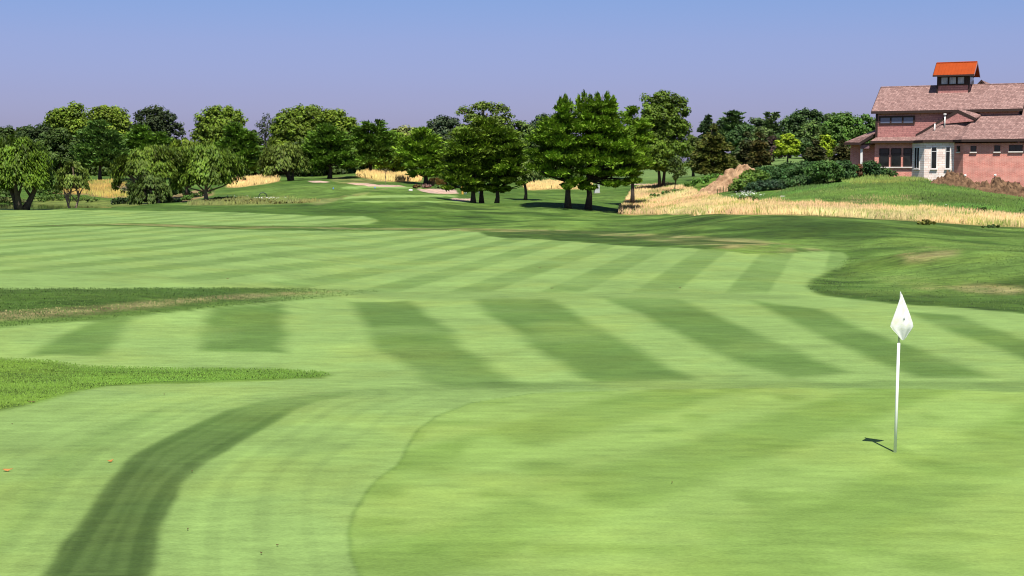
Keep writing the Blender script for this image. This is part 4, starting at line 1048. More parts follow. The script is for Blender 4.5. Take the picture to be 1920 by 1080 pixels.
def soil_mat(name, lo, hi, scale):
    m, nt, b = mat_new(name)
    g = N(nt, 'ShaderNodeNewGeometry')
    n1 = noise(nt, scale, 6, g.outputs['Position'], .65)
    r = ramp(nt, n1.outputs['Fac'], [(.32, lo), (.5, tuple((a + c) / 2 for a, c in zip(lo, hi))), (.68, hi)])
    nt.links.new(r.outputs[0], b.inputs['Base Color']); b.inputs['Roughness'].default_value = .95
    b.inputs['Specular IOR Level'].default_value = .1
    bp = N(nt, 'ShaderNodeBump'); bp.inputs['Strength'].default_value = .8; bp.inputs['Distance'].default_value = .12
    nt.links.new(n1.outputs['Fac'], bp.inputs['Height']); nt.links.new(bp.outputs[0], b.inputs['Normal'])
    return m


CLAY = soil_mat('tan_clay', (.13, .07, .036), (.40, .26, .15), 1.5)
TOPSOIL = soil_mat('brown_topsoil', (.045, .026, .016), (.21, .125, .07), 2.2)
P0 = hit(1368, 357)
Yc = P0[1] + 2.0
xs = lambda u: (u - 960) / F * Yc


def ramp_h(U, V_):
    x = U * 4.6
    a = np.interp(x, [-4.6, -3.8, -2.7, -1.3, .2, 1.3, 2.1, 3.2, 4.6], [0, .25, .85, 1.45, 1.95, 2.2, 2.1, 1.3, 0])
    return a * np.clip(1.15 - np.abs(V_) ** 1.6 * 1.25, 0, 1) ** 1.2


heap('dirt_mound', 'bare tan dirt mound like a ramp left of the bushy thicket', 'dirt mound', xs(1366), Yc, 4.6, 3.4, ramp_h, CLAY, rough=.16, chunk=.7, seed=1)
def at_row(u, r, Y): return at(u, r, Y)
hp = at(1805, 350, 139.0)
heap('soil_heap', 'brown clods heaped against the brick corner beside the stone bay', 'soil heap', hp[0], 139.4, 3.2, 1.7, lambda U, V_: np.interp(U, [-1, -.8, -.45, -.1, .3, .7, 1], [0, .35, .95, 1.05, .75, .35, 0]) * np.clip(1.1 - V_ ** 2 * 1.2, 0, 1), TOPSOIL, rough=.42, chunk=.62, rot=-.35, seed=2)
hp = at(1900, 360, 136.6)
heap('soil_heap', 'brown clods heaped under the low dark window of the brick wing', 'soil heap', hp[0], 137.2, 3.6, 1.8, lambda U, V_: np.interp(U, [-1, -.85, -.5, -.1, .3, .75, 1], [0, .4, .95, 1.1, .95, .6, .1]) * np.clip(1.1 - V_ ** 2 * 1.2, 0, 1), TOPSOIL, rough=.46, chunk=.66, rot=-.35, seed=3)
# thin dirt track running left from the mound
# ------------------------------------------------------------------ small things lying about
ROCK = plain('pale_stone', (.62, .58, .54), .85, .2, 8, bump=.4)


def rock(label, u, r, wpx, hpx, seed):
    p = hit(u, r); mp = p[1] / F
    g = np.random.default_rng(seed)
    bm_v, bm_f = [], []
    nu, nv = 10, 7
    sx, sz = wpx * mp / 2, hpx * mp
    for i in range(nv):
        th = math.pi * i / (nv - 1)
        for j in range(nu):
            a = 2 * math.pi * j / nu
            k = 1 + .28 * (g.random() - .5)
            bm_v.append((sx * k * math.sin(th) * math.cos(a), sx * .8 * k * math.sin(th) * math.sin(a), sz * .75 * (k * math.cos(th) * .7 + .25)))
    for i in range(nv - 1):
        for j in range(nu):
            w = (j + 1) % nu
            bm_f.append([i * nu + j, (i + 1) * nu + j, (i + 1) * nu + w, i * nu + w])
    o = mesh_np('rock', bm_v, bm_f, 4, ROCK)
    o.location = (p[0], p[1], float(ground(p[0], p[1])))
    tag(o, label, 'rock')


rock('white boulder beside the gravel path under the tiered pine', 770, 358, 8, 5, 1)
rock('flat pale slab lying at the edge of the tan grass by the thicket', 1468, 369, 10, 3.2, 2)
rock('small white stone in the green grass below the stone bay', 1726, 378, 6, 2.6, 3)
rock('tiny white stone right of the small one, lower on the hill', 1774, 384, 3, 1.6, 4)
rock('small pale rock at the pond water line', 128, 383, 4, 2.2, 5)

# white blossoms
PETAL = plain('white_petal', (.82, .82, .80), .7, .05)
def blossoms(parent, c, sx, sy, h0, h1, n, s, seed):
    g = np.random.default_rng(seed)
    q = g.normal(size=(n, 2)) * .5
    P = np.column_stack([np.clip(q[:, 0], -1.1, 1.1) * sx, np.clip(q[:, 1], -1, 1) * sy, g.uniform(h0, h1, n)])
    nor = unit(g.normal(size=(n, 3)) * .4 + np.array((0, -.35, 1)))
    a = unit(np.cross(nor, g.normal(size=(n, 3)))); b = np.cross(nor, a)
    v, f, t = leaf_quads(P, a * s, b * s, np.ones((n, 3)))
    return mesh_np('blossoms', v, f, 4, PETAL, parent)


def flower_plant(label, u, r, wpx, hpx, n, col, seed):
    p = hit(u, r); mp = p[1] / F; z = float(ground(p[0], p[1]))
    root = empty('flower_clump', (p[0], p[1], z)); tag(root, label, 'flowers')
    w, h = wpx * mp / 2, hpx * mp
    v, f, t = crown([(0, 0, h * .4, w, w * .7, h * .4), (-w * .5, 0, h * .3, w * .5, w * .5, h * .3), (w * .5, 0, h * .3, w * .5, w * .5, h * .3)], 'bush', .9 * p[1] / (F * .5333), 900, .7, seed)
    fo = mesh_np('foliage', v, f, 4, LEAF, root, False, {'tint': t}); fo.color = (*col, 1)
    blossoms(root, None, w * 1.15, w * .6, h * .65, h * 1.25, n, .036, seed)


flower_plant('big clump of white daisies at the front of the thicket in the tan grass', 1402, 379, 46, 17, 150, (.075, .14, .026), 1)
flower_plant('scattered white flowers below the domed willow, on the bank', 425, 374, 60, 6, 60, (.10, .14, .03), 2)
flower_plant('few white flowers at the pond edge under the grey willow', 315, 380, 44, 7, 60, (.06, .11, .03), 3)
flower_plant('white flowers on the bank around the small dark hoop', 505, 378, 50, 7, 70, (.12, .15, .04), 4)

# dark dry stalks standing in the tan grass
STALK = plain('dark_stalk', (.05, .075, .018), .8, .3)
SG = 'dark mullein stalks in the tan grass'
for k, (u, r, h, lab) in enumerate(((1290, 371, 11, 'tallest dark stalk standing left in the tan grass'), (1295, 370, 8, 'shorter dark stalk touching the tallest one'), (1285, 371, 7, 'dark stalk just left of the tallest one'), (1243, 376, 4, 'lone short dark stalk at the left of the tan grass'),
                                   (1273, 386, 6, 'lone pale green stalk low in the tan grass'), (1329, 367, 4, 'short stalk left of the fence of stalks'), (1345, 363, 8, 'leftmost dark stalk at the foot of the thicket'), (1350, 362, 10, 'second dark stalk at the foot of the thicket'),
                                   (1356, 361, 11, 'third dark stalk at the foot of the thicket'), (1361, 361, 9, 'fourth dark stalk at the foot of the thicket'), (1366, 360, 12, 'rightmost tall dark stalk at the foot of the thicket'))):
    p = hit(u, r); mp = p[1] / F; z = float(ground(p[0], p[1])); H_ = h * mp + .1
    mb = MB(); mb.tube([(0, 0, 0), (.01, 0, H_ * .5), (.02, 0, H_)], [.035, .045, .012], 6)
    for q in range(9):
        a = q * 2.4; zz = H_ * (.1 + .09 * q); L_ = .16 * (1 - q / 12)
        mb.prism([(0, 0, zz), (L_ * math.cos(a) + .02 * math.sin(a), L_ * math.sin(a) - .02 * math.cos(a), zz + .08), (L_ * 1.2 * math.cos(a), L_ * 1.2 * math.sin(a), zz + .10)], (0, 0, .012))
    o = mb.build('weed_stalk', STALK); o.location = (p[0], p[1], z); tag(o, lab, 'weed', SG)

# tee markers
TM = plain('blue_marker', (.10, .22, .55), .5, .05)
for u, r, lab in ((625, 354.5, 'left blue tee marker on the upper tee'), (703, 353.2, 'right blue tee marker on the upper tee')):
    p = hit(u, r); z = float(ground(p[0], p[1]))
    mb = MB()
    mb.tube([(0, 0, -.05), (0, 0, .06), (0, 0, .13), (0, 0, .18)], [.07, .085, .065, .02], 12)
    o = mb.build('tee_marker', TM, None, True); o.location = (p[0], p[1], z); tag(o, lab, 'tee marker', 'blue tee markers')

# the tee post and its white box
p = hit(867, 364.5); z = float(ground(p[0], p[1]))
mb = MB(); mb.box(-.11, .11, -.11, .11, 0, .95); mb.box(-.14, .14, -.14, .14, .95, 1.02)
o = mb.build('tee_post', plain('ochre_post', (.55, .33, .06), .6, .1), None, False, .015); o.location = (p[0], p[1], z); o.rotation_euler.z = .3
tag(o, 'short ochre post behind the low branches of the pine trio', 'post')
for u, r, lab in ((869, 365, 'white bucket at the foot of the ochre post'), (896, 363.2, 'white bucket between the trunks of the pine trio')):
    p = hit(u, r); z = float(ground(p[0], p[1])); mb = MB()
    mb.tube([(0, 0, 0), (0, 0, .28), (0, 0, .30)], [.16, .2, .21], 14)
    o = mb.build('bucket', PETAL, None, True); o.location = (p[0] + .25, p[1] - .2, z); tag(o, lab, 'bucket')

# grey utility cabinet
p = hit(1119, 362); z = float(ground(p[0], p[1]))
root = empty('utility_cabinet', (p[0], p[1], z), .25); tag(root, 'pale grey utility cabinet standing right of the big pine pair trunks', 'cabinet')
GR = plain('grey_paint', (.42, .44, .43), .5, .06)
mb = MB(); mb.box(-.34, .34, -.25, .25, .06, 1.05); mb.build('body', GR, root, False, .02)
mb = MB(); mb.box(-.37, .37, -.28, .28, 1.052, 1.11); mb.build('lid', GR, root, False, .02)
mb = MB(); mb.box(-.4, .4, -.3, .3, -.1, .058); mb.build('base', plain('concrete', (.4, .38, .35), .9, .1), root)
mb = MB(); mb.box(.22, .25, -.285, -.252, .5, .66); mb.build('handle', BARK, root)

# hoop by the bank, thin stake with a sapling
p = hit(493, 378); z = float(ground(p[0], p[1])); mb = MB()
pts = [(.42 * math.cos(a), 0, .55 + .38 * math.sin(a)) for a in np.linspace(0, math.pi, 11)]
mb.tube([(.42, 0, -.05)] + pts + [(-.42, 0, -.05)], [.045] * 13, 8)
o = mb.build('hoop', plain('dark_metal', (.04, .055, .05), .5, .1, metal=.3), None, True); o.location = (p[0], p[1], z); o.rotation_euler.z = .4
tag(o, 'small dark arched hoop standing among white flowers on the bank', 'hoop')
p = hit(723, 344.5); z = float(ground(p[0], p[1]))
root = empty('bare_sapling', (p[0], p[1], z)); tag(root, 'thin bare sapling standing in front of the golden grass strip', 'sapling')
mb = MB(); mb.tube([(0, 0, -.05), (.02, 0, .9), (0, 0, 1.8)], [.03, .024, .012], 6)
mb.build('trunk', PALEBARK, root)
mb = MB(); g = np.random.default_rng(9)
for q in range(14):
    a = g.random() * 6.28; zz = g.uniform(.9, 1.75); L_ = g.uniform(.25, .55)
    mb.tube([(0, 0, zz), (L_ * .6 * math.cos(a), L_ * .6 * math.sin(a), zz + .12), (L_ * math.cos(a), L_ * math.sin(a), zz + .3)], [.012, .009, .004], 4)
mb.build('twigs', PALEBARK, root)

# fallen leaves on the near fairway
FL = plain('orange_leaf', (.36, .15, .04), .7, .2)
for u, r, s, a, lab in ((14, 884, .036, .2, 'orange fallen leaf at the very left edge of the near fairway'), (207, 867, .028, .9, 'orange fallen leaf beside the dark swath')):
    p = hit(u, r); z = float(ground(p[0], p[1])); mb = MB()
    pts = [(s * x * 1.6, s * y, .012 + .02 * abs(x) + .015 * y) for x, y in ((-1, 0), (-.5, -.42), (.1, -.5), (.6, -.25), (1.15, .05), (.5, .3), (.05, .5), (-.55, .4))]
    mb.prism(pts, (0, 0, .004)); o = mb.build('leaf', FL); o.location = (p[0], p[1], z); o.rotation_euler.z = a; tag(o, lab, 'leaf')
BL = plain('brown_leaf', (.09, .05, .02), .8, .3)
for u, r, s in ((308, 741, .017), (352, 995, .017), (490, 1040, .017), (520, 1025, .015), (1260, 907, .017), (360, 886, .017), (436, 477, .06), (427, 523, .06), (1275, 540, .06), (1012, 503, .06), (1035, 541, .055), (512, 423.5, .08), (23, 797, .017), (60, 755, .06)):
    p = hit(u, r); z = float(ground(p[0], p[1])); mb = MB()
    a = u * .37
    pts = [(s * (x * math.cos(a) - y * math.sin(a)), s * (x * math.sin(a) + y * math.cos(a)), .01 + .012 * abs(x)) for x, y in ((-1, 0), (-.4, -.4), (.4, -.35), (1, .1), (.3, .4), (-.5, .35))]
    mb.prism(pts, (0, 0, .006)); o = mb.build('leaf', BL); o.location = (p[0], p[1], z)
    tag(o, 'small dark brown speck of leaf litter lying on the mown turf', 'leaf', 'dark leaf litter on the turf')

# ------------------------------------------------------------------ flagstick
p = hit(1678, 848); z = float(ground(p[0], p[1]))
root = empty('flagstick', (p[0], p[1], z)); tag(root, 'white flagstick with a limp white flag standing on the green', 'flagstick')
kx = np.linalg.norm(at(1678, 848, p[1]) - np.array((0, 0, EYE))) / F
kx = p[1] / F / CP
HH = 2.13
lx = .028
WHITE = plain('white_pole', (.80, .80, .78), .4, .02, spec=.4)
GREYP = plain('grey_pole', (.45, .46, .45), .4, .03, spec=.4)
mb = MB(); mb.tube([(0, 0, -.1), (lx * .34, 0, .72), (lx * .68, 0, 1.46)], [.021, .020, .019], 14); mb.build('pole', WHITE, root, True)
mb = MB(); mb.tube([(lx * .68, 0, 1.4605), (lx, 0, HH), (lx, 0, HH + .015)], [.012, .009, .004], 12); mb.build('upper_pole', GREYP, root, True)
cm, nt, b = mat_new('flag_cloth')
tc = N(nt, 'ShaderNodeTexCoord'); n1 = noise(nt, 9, 3, tc.outputs['Object'])
r_ = ramp(nt, n1.outputs['Fac'], [(.5, (.86, .86, .84)), (.75, (.80, .80, .64))]); nt.links.new(r_.outputs[0], b.inputs['Base Color'])
b.inputs['Roughness'].default_value = .8
t_ = N(nt, 'ShaderNodeBsdfTranslucent'); nt.links.new(r_.outputs[0], t_.inputs[0])
mx = N(nt, 'ShaderNodeMixShader'); mx.inputs[0].default_value = .25
nt.links.new(b.outputs[0], mx.inputs[1]); nt.links.new(t_.outputs[0], mx.inputs[2])
nt.links.new(mx.outputs[0], [n for n in nt.nodes if n.type == 'OUTPUT_MATERIAL'][0].inputs[0])
# the cloth hangs in a diamond: narrow at the top, folds opening to both sides, drawn to a point below
rows_ = [(546.5, 1688.6, 1690.6), (553, 1687.5, 1693.0), (562, 1684.5, 1696.6), (575, 1679.8, 1702.0), (590, 1674.0, 1707.5), (601, 1669.6, 1711.2), (608, 1668.2, 1712.6), (614, 1672.5, 1709.5), (621, 1679.5, 1704.0), (628, 1685.0, 1699.5), (634, 1690.5, 1694.0)]
NS = 21
Vv, Ff = [], []
for side in (0, 1):
    for i, (r, ul, ur) in enumerate(rows_):
        zz = (848 - r) * kx
        for j in range(NS):
            s_ = j / (NS - 1)
            x = ((ul + (ur - ul) * s_) - 1678 - 7 * (848 - r) / 302) * kx
            wd_ = (ur - ul) * kx
            yy = -.028 - .05 * wd_ * math.sin(s_ * math.pi * 3.2 + .5 + i * .12) - .12 * wd_ * math.sin(s_ * math.pi)
            Vv.append((x, yy + side * .004, zz))
nr = len(rows_)
for side in (0, 1):
    o_ = side * nr * NS
    for i in range(nr - 1):
        for j in range(NS - 1):
            q = [o_ + i * NS + j, o_ + (i + 1) * NS + j, o_ + (i + 1) * NS + j + 1, o_ + i * NS + j + 1]
            Ff.append(q if side == 0 else q[::-1])
for i in range(nr - 1):
    for j in (0, NS - 1):
        a_, b_ = i * NS + j, (i + 1) * NS + j
        Ff.append([a_, b_, b_ + nr * NS, a_ + nr * NS])
fl = mesh_np('flag', Vv, Ff, 4, cm, root, True)
# small faint emblem in the middle of the cloth
mb = MB(); ex, ez = (1693 - 1678 - 6) * kx, (848 - 592) * kx
for a0, a1, c0, c1 in ((-.012, -.004, -.016, .012), (.003, .013, -.008, .016), (-.004, .004, .004, .018)):
    pts = [(ex + a0 * .8, -.078, ez + c0), (ex + a1, -.078, ez + c0 + .004), (ex + a1, -.078, ez + c1), (ex + a0 * .8, -.078, ez + c1 - .003)]
    mb.prism(pts, (0, .03, 0))
mb.build('emblem', plain('faded_print', (.68, .68, .70), .8, .04), root)
# ------------------------------------------------------------------ clubhouse
TH_ = math.radians(26)
cs_, sn_ = math.cos(TH_), math.sin(TH_)
B0 = at(1641, 330, 150.0)
ZB = 1.0
HOUSE = empty('clubhouse', (B0[0], 150.0, ZB), -TH_)
tag(HOUSE, 'brick and shingle clubhouse with an orange roofed cupola on the hill', 'building')


def loc(u, y):
    """distance along the front for the wall plane lying y metres behind the main front"""
    k = ray(u, 330)[0] / ray(u, 330)[1]
    return ((150 + cs_ * y) * k - B0[0] - sn_ * y) / (cs_ + sn_ * k)


def hz(r, s, y):
    """height above the house datum of picture row r at (s, y)"""
    return zr(150 - sn_ * s + cs_ * y, r) - ZB


def brick_mat(name, c1, c2, mortar, scale):
    m, nt, b = mat_new(name)
    tc = N(nt, 'ShaderNodeTexCoord')
    # bricks run along the wall whichever way it faces
    sp = N(nt, 'ShaderNodeSeparateXYZ'); nt.links.new(tc.outputs['Object'], sp.inputs[0])
    cb = N(nt, 'ShaderNodeCombineXYZ')
    nt.links.new(mathn(nt, 'ADD', sp.outputs['X'], sp.outputs['Y']), cb.inputs[0]); nt.links.new(sp.outputs['Z'], cb.inputs[1])
    br = N(nt, 'ShaderNodeTexBrick'); nt.links.new(cb.outputs[0], br.inputs['Vector'])
    br.inputs['Color1'].default_value = (*c1, 1); br.inputs['Color2'].default_value = (*c2, 1); br.inputs['Mortar'].default_value = (*mortar, 1)
    br.inputs['Scale'].default_value = 1; br.inputs['Brick Width'].default_value = .32 * scale; br.inputs['Row Height'].default_value = .11 * scale; br.inputs['Mortar Size'].default_value = .012 * scale
    n = noise(nt, 1.3, 4, tc.outputs['Object'])
    c = mixc(nt, br.outputs['Color'], ramp(nt, n.outputs['Fac'], [(.3, (.82, .82, .82)), (.7, (1.12, 1.1, 1.08))]).outputs[0], 1.0, 'MULTIPLY')
    nt.links.new(c, b.inputs['Base Color']); b.inputs['Roughness'].default_value = .85
    return m


def shingle_mat(name, lo, hi, course=.16, wid=.35, axis='z'):
    m, nt, b = mat_new(name)
    tc = N(nt, 'ShaderNodeTexCoord')
    sp = N(nt, 'ShaderNodeSeparateXYZ'); nt.links.new(tc.outputs['Object'], sp.inputs[0])
    cb = N(nt, 'ShaderNodeCombineXYZ')
    nt.links.new(mathn(nt, 'ADD', sp.outputs['X'], mathn(nt, 'MULTIPLY', sp.outputs['Y'], .4)), cb.inputs[0]); nt.links.new(sp.outputs['Z'], cb.inputs[1])
    br = N(nt, 'ShaderNodeTexBrick'); nt.links.new(cb.outputs[0], br.inputs['Vector'])
    br.inputs['Color1'].default_value = (*lo, 1); br.inputs['Color2'].default_value = (*hi, 1); br.inputs['Mortar'].default_value = (*(c * .45 for c in lo), 1)
    br.inputs['Scale'].default_value = 1; br.inputs['Brick Width'].default_value = wid; br.inputs['Row Height'].default_value = course; br.inputs['Mortar Size'].default_value = course * .07
    n = noise(nt, 4.5, 6, tc.outputs['Object'], .85)
    c = mixc(nt, br.outputs['Color'], ramp(nt, n.outputs['Fac'], [(.36, (.66, .66, .66)), (.64, (1.30, 1.25, 1.2))]).outputs[0], 1.0, 'MULTIPLY')
    nt.links.new(c, b.inputs['Base Color']); b.inputs['Roughness'].default_value = .92
    return m


BRICK = brick_mat('red_brick', (.56, .185, .145), (.68, .265, .21), (.68, .44, .37), 1.0)
STONE = brick_mat('cream_stone', (.86, .70, .63), (.94, .86, .80), (.72, .52, .44), 2.1)
ROOF = shingle_mat('roof_shingles', (.18, .105, .095), (.29, .182, .165), .15, .26)
SIDING = shingle_mat('mauve_shingle_siding', (.40, .175, .165), (.49, .235, .215), .20, .9)
TRIM = plain('dark_brown_trim', (.040, .023, .019), .6, .15)
BATTEN = plain('pale_blue_siding', (.42, .46, .56), .7, .1)
ORANGE = plain('orange_metal_roof', (.275, .040, .0018), .6, .10, 2, spec=.2)
WHT = plain('white_trim', (.75, .73, .70), .5, .04)
SILL = plain('stone_sill', (.66, .60, .55), .8, .08)
gm, nt, b = mat_new('dark_glass')
tc = N(nt, 'ShaderNodeTexCoord'); n1 = noise(nt, .8, 2, tc.outputs['Object'])
r_ = ramp(nt, n1.outputs['Fac'], [(.35, (.006, .007, .007)), (.75, (.03, .03, .03))]); nt.links.new(r_.outputs[0], b.inputs['Base Color'])
b.inputs['Roughness'].default_value = .08; b.inputs['Specular IOR Level'].default_value = .5
GLASS = gm
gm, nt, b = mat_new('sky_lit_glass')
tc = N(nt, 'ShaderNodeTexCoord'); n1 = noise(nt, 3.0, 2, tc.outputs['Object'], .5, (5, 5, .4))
r_ = ramp(nt, n1.outputs['Fac'], [(.35, (.16, .18, .20)), (.65, (.46, .48, .47))]); nt.links.new(r_.outputs[0], b.inputs['Base Color'])  # sky light painted into the pane colour as pale streaks
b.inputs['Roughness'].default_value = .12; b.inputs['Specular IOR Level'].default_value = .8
SKYGLASS = gm
gm, nt, b = mat_new('blue_grey_glass'); b.inputs['Base Color'].default_value = (.10, .12, .18, 1); b.inputs['Roughness'].default_value = .1; b.inputs['Specular IOR Level'].default_value = .8
BGLASS = gm

H0 = HOUSE
ze = hz(209, 0, 0)                  # main eave
rid = hz(165.5, 1, 4.2)             # ridge height
sR = loc(1906, 0)                   # right end of the main block
zs = hz(259, 0, 0)
# ---- main block walls
mb = MB(); mb.box(0, sR, 0, 8.4, 0, ze)
mb.prism([(.001, 0, ze + .001), (.001, 8.4, ze + .001), (.001, 4.2, rid - .12)], (sR - .002, 0, 0))
mb.build('siding_wall', SIDING, H0)
mb = MB(); mb.box(-.07, .16, -.07, -.003, zs - .2, ze - .01); mb.box(-.07, -.003, -.069, .16, zs - .2, ze - .011); mb.build('corner_board', TRIM, H0)
# ---- main roof
ov = .34; pitch = (rid - ze) / 4.2
mb = MB()
z0 = ze - ov * pitch * .55
for sg in (1, -1):
    ye = -ov if sg == 1 else 8.4 + ov
    mb.prism([(-.45, ye, z0), (sR + .45, ye, z0), (sR + .45, 4.2, rid), (-.45, 4.2, rid)], (0, 0, .14))
main_roof = mb.build('roof', ROOF, H0)
mb = MB(); mb.box(-.47, sR + .47, -ov - .05, -ov - .003, z0 - .14, z0 + .13); mb.box(-.40, sR + .40, -ov + .002, -.005, z0 - .12, z0 - .06)
mb.build('fascia', TRIM, main_roof)
for s in (-.50, sR + .455):
    mb = MB(); mb.prism([(s, -ov, z0 - .12), (s, 4.2, rid - .1), (s, 8.4 + ov, z0 - .12), (s, 8.4 + ov, z0 + .13), (s, 4.2, rid + .16), (s, -ov, z0 + .13)], (.045, 0, 0)); mb.build('rake_board', TRIM, main_roof)
mb = MB(); mb.tube([(-.45, 4.2, rid + .13), (sR + .45, 4.2, rid + .13)], [.09, .09], 6); mb.build('ridge_cap', ROOF, main_roof)


def window(parent, name, s0, s1, z0, z1, y, frame=.07, fm=TRIM, pane=GLASS, mull=(), trans=(), sill=None, depth=.08, deep=.0):
    """a framed window in a wall lying at depth y, facing the viewer"""
    mb = MB()
    yb = y + .02
    mb.box(s0, s0 + frame, y - depth, yb, z0, z1); mb.box(s1 - frame, s1, y - depth, yb, z0, z1)
    mb.box(s0 + frame, s1 - frame, y - depth, yb, z0, z0 + frame); mb.box(s0 + frame, s1 - frame, y - depth, yb, z1 - frame, z1)
    for q in mull: mb.box(q - frame / 2, q + frame / 2, y - depth, yb, z0 + frame, z1 - frame)
    for q in trans: mb.box(s0 + frame, s1 - frame, y - depth + .012, yb, q - frame / 2, q + frame / 2)
    w = mb.build('window', fm, parent)
    mb = MB(); mb.box(s0 + frame * .6, s1 - frame * .6, y - .035, y + .01, z0 + frame * .6, z1 - frame * .6); mb.build('pane', pane, w)
    if sill:
        mb = MB(); mb.box(s0 - .06, s1 + .06, y - depth - .10, y + .01, z0 - .12, z0 - .003); mb.build('sill', sill, w)
    return w


# clerestory strip of three
a, b_ = loc(1646, 0), loc(1713, 0)
w3 = (b_ - a) / 3
window(H0, 'w', a, b_, hz(233.5, 2, 0), hz(217.5, 2, 0), 0, .16, TRIM, BGLASS, (a + w3, a + 2 * w3))
# ---- cupola
c0, c1 = loc(1753.5, 2.8), loc(1813, 2.8)
zc0, zc1, zc2, zt = hz(182, 7, 2.8), hz(160, 7, 2.8), hz(141.5, 7, 2.8), hz(117.5, 7, 4.2)
mb = MB(); mb.box(c0, c1, 2.8, 5.6, zc0, zc1); cup = mb.build('cupola', SIDING, H0)
mb = MB(); mb.box(c0 - .04, c1 + .04, 2.76, 5.64, zc1 + .002, zc2 - .002)
cb_ = mb.build('cupola_lantern', TRIM, cup)
mb = MB()
mb.box(c0 - .05, c0 + .08, 2.73, 2.797, zc0, zc1 - .003); mb.build('corner_board', TRIM, cup)
mb = MB(); mb.box(c1 - .08, c1 + .05, 2.73, 2.797, zc0, zc1 - .003); mb.build('corner_board', TRIM, cup)
u_ = [(1760, 1773.6), (1775.2, 1789), (1790.6, 1804.4)]
for ua, ub in u_:
    window(cup, 'w', loc(ua, 2.76), loc(ub, 2.76), hz(158.3, 7, 2.8), hz(144.2, 7, 2.8), 2.755, .05, TRIM, SKYGLASS)
for q in range(3):      # right hand face
    mb = MB(); y0 = 3.0 + q * .85
    mb.box(c1 + .042, c1 + .075, y0, y0 + .72, hz(158, 7, 2.8), hz(144.5, 7, 2.8)); mb.build('window', SKYGLASS, cup)
e0, e1 = c0 - .36, c1 + .55
zo = zc2 - .05
mb = MB()
for sg in (1, -1):
    yy = 2.25 if sg == 1 else 6.15
    mb.prism([(e0, yy, zo), (e1, yy, zo), (e1, 4.2, zt - .1), (e0, 4.2, zt - .1)], (0, 0, .09))
crf = mb.build('cupola_roof', ORANGE, cup)
mb = MB(); nr_ = 13
for q in range(nr_):
    s = e0 + .06 + (e1 - e0 - .12) * q / (nr_ - 1)
    mb.prism([(s, 2.26, zo + .092), (s, 4.2, zt - .008), (s, 4.2, zt + .03), (s, 2.26, zo + .13)], (.03, 0, 0))
mb.build('seam', ORANGE, crf)
mb = MB(); mb.tube([(e0, 4.2, zt + .02), (e1, 4.2, zt + .02)], [.07, .07], 6); mb.build('ridge_cap', ORANGE, crf)
mb = MB(); mb.box(e0, e1, 2.19, 2.247, zo - .08, zo + .09); mb.build('fascia', TRIM, crf)
for s in (e0 - .045, e1 + .002):
    mb = MB(); mb.prism([(s, 2.2, zo - .08), (s, 4.2, zt - .22), (s, 6.2, zo - .08), (s, 6.2, zo + .09), (s, 4.2, zt + .03), (s, 2.2, zo + .09)], (.043, 0, 0)); mb.build('rake_board', plain('mauve_trim', (.22, .12, .13), .6, .1) if s > e0 else TRIM, crf)
mb = MB(); mb.prism([(c1 - .02, 2.8, zc2), (c1 - .02, 5.6, zc2), (c1 - .02, 4.2, zt - .25)], (.06, 0, 0)); mb.build('gable', SIDING, cup); mb = MB(); mb.prism([(c0 - .04, 2.8, zc2), (c0 - .04, 5.6, zc2), (c0 - .04, 4.2, zt - .25)], (.06, 0, 0)); mb.build('gable', SIDING, cup)
# ---- rear cross gable whose roof shows over the ridge
yg = 8.0
ga, gp, gb = loc(1822, yg), loc(1835.5, yg), loc(1849, yg)
zp, zg = hz(152, gp, yg), hz(166, gp, yg)
k = (zp - zg) / (gp - ga)
mb = MB()
for ss in (-1, 1):
    mb.prism([(gp, yg, zp), (gp + ss * 3.0, yg, zp - 3.0 * k), (gp + ss * 3.0, yg + 13, zp - 3.0 * k), (gp, yg + 13, zp)], (0, 0, .12))
rg = mb.build('rear_roof', ROOF, H0)
mb = MB(); mb.prism([(gp - 2.6, yg + .5, zp - 2.6 * k), (gp + 2.6, yg + .5, zp - 2.6 * k), (gp, yg + .5, zp - .05)], (0, .1, 0)); mb.build('rear_gable', TRIM, rg)
for ss in (-1, 1):
    mb = MB(); mb.prism([(gp, yg - .05, zp - .1), (gp + ss * 3.0, yg - .05, zp - 3.0 * k - .1), (gp + ss * 3.0, yg - .05, zp - 3.0 * k + .14), (gp, yg - .05, zp + .16)], (0, .048, 0)); mb.build('rake_board', TRIM, rg)

# ---- lower storey on the left: pent roof over brick
yl = -.6
zpe = hz(265.5, 2, -1.1)
s_l = loc(1631, -1.1)
sb = 4.4
mb = MB(); mb.box(.02, sb, yl, -.004, 0, zpe - .02); mb.build('brick_wall', BRICK, H0)
mb = MB(); mb.prism([(s_l, -1.15, zpe), (sb + .6, -1.15, zpe), (sb + .6, -.004, zs), (s_l + .35, -.004, zs)], (0, 0, .10)); pr = mb.build('pent_roof', ROOF, H0)
mb = MB(); mb.box(s_l, sb + .4, -1.21, -1.153, zpe - .14, zpe + .09); mb.box(s_l, sb + .4, -1.15, yl - .003, zpe - .12, zpe - .07); mb.build('fascia', TRIM, pr)
for ua, ub in ((1648, 1666.5), (1670, 1689), (1693, 1709)):
    s0_, s1_ = loc(ua, yl), loc(ub, yl)
    window(H0, 'w', s0_, s1_, hz(312.5, 2, yl), hz(278, 2, yl), yl, .09, TRIM, GLASS, (), (hz(288.5, 2, yl),), None)
mb = MB(); mb.box(loc(1646.5, yl), sb - .4, yl - .16, yl - .003, hz(315, 2, yl), hz(312.8, 2, yl)); mb.build('sill', SILL, H0)

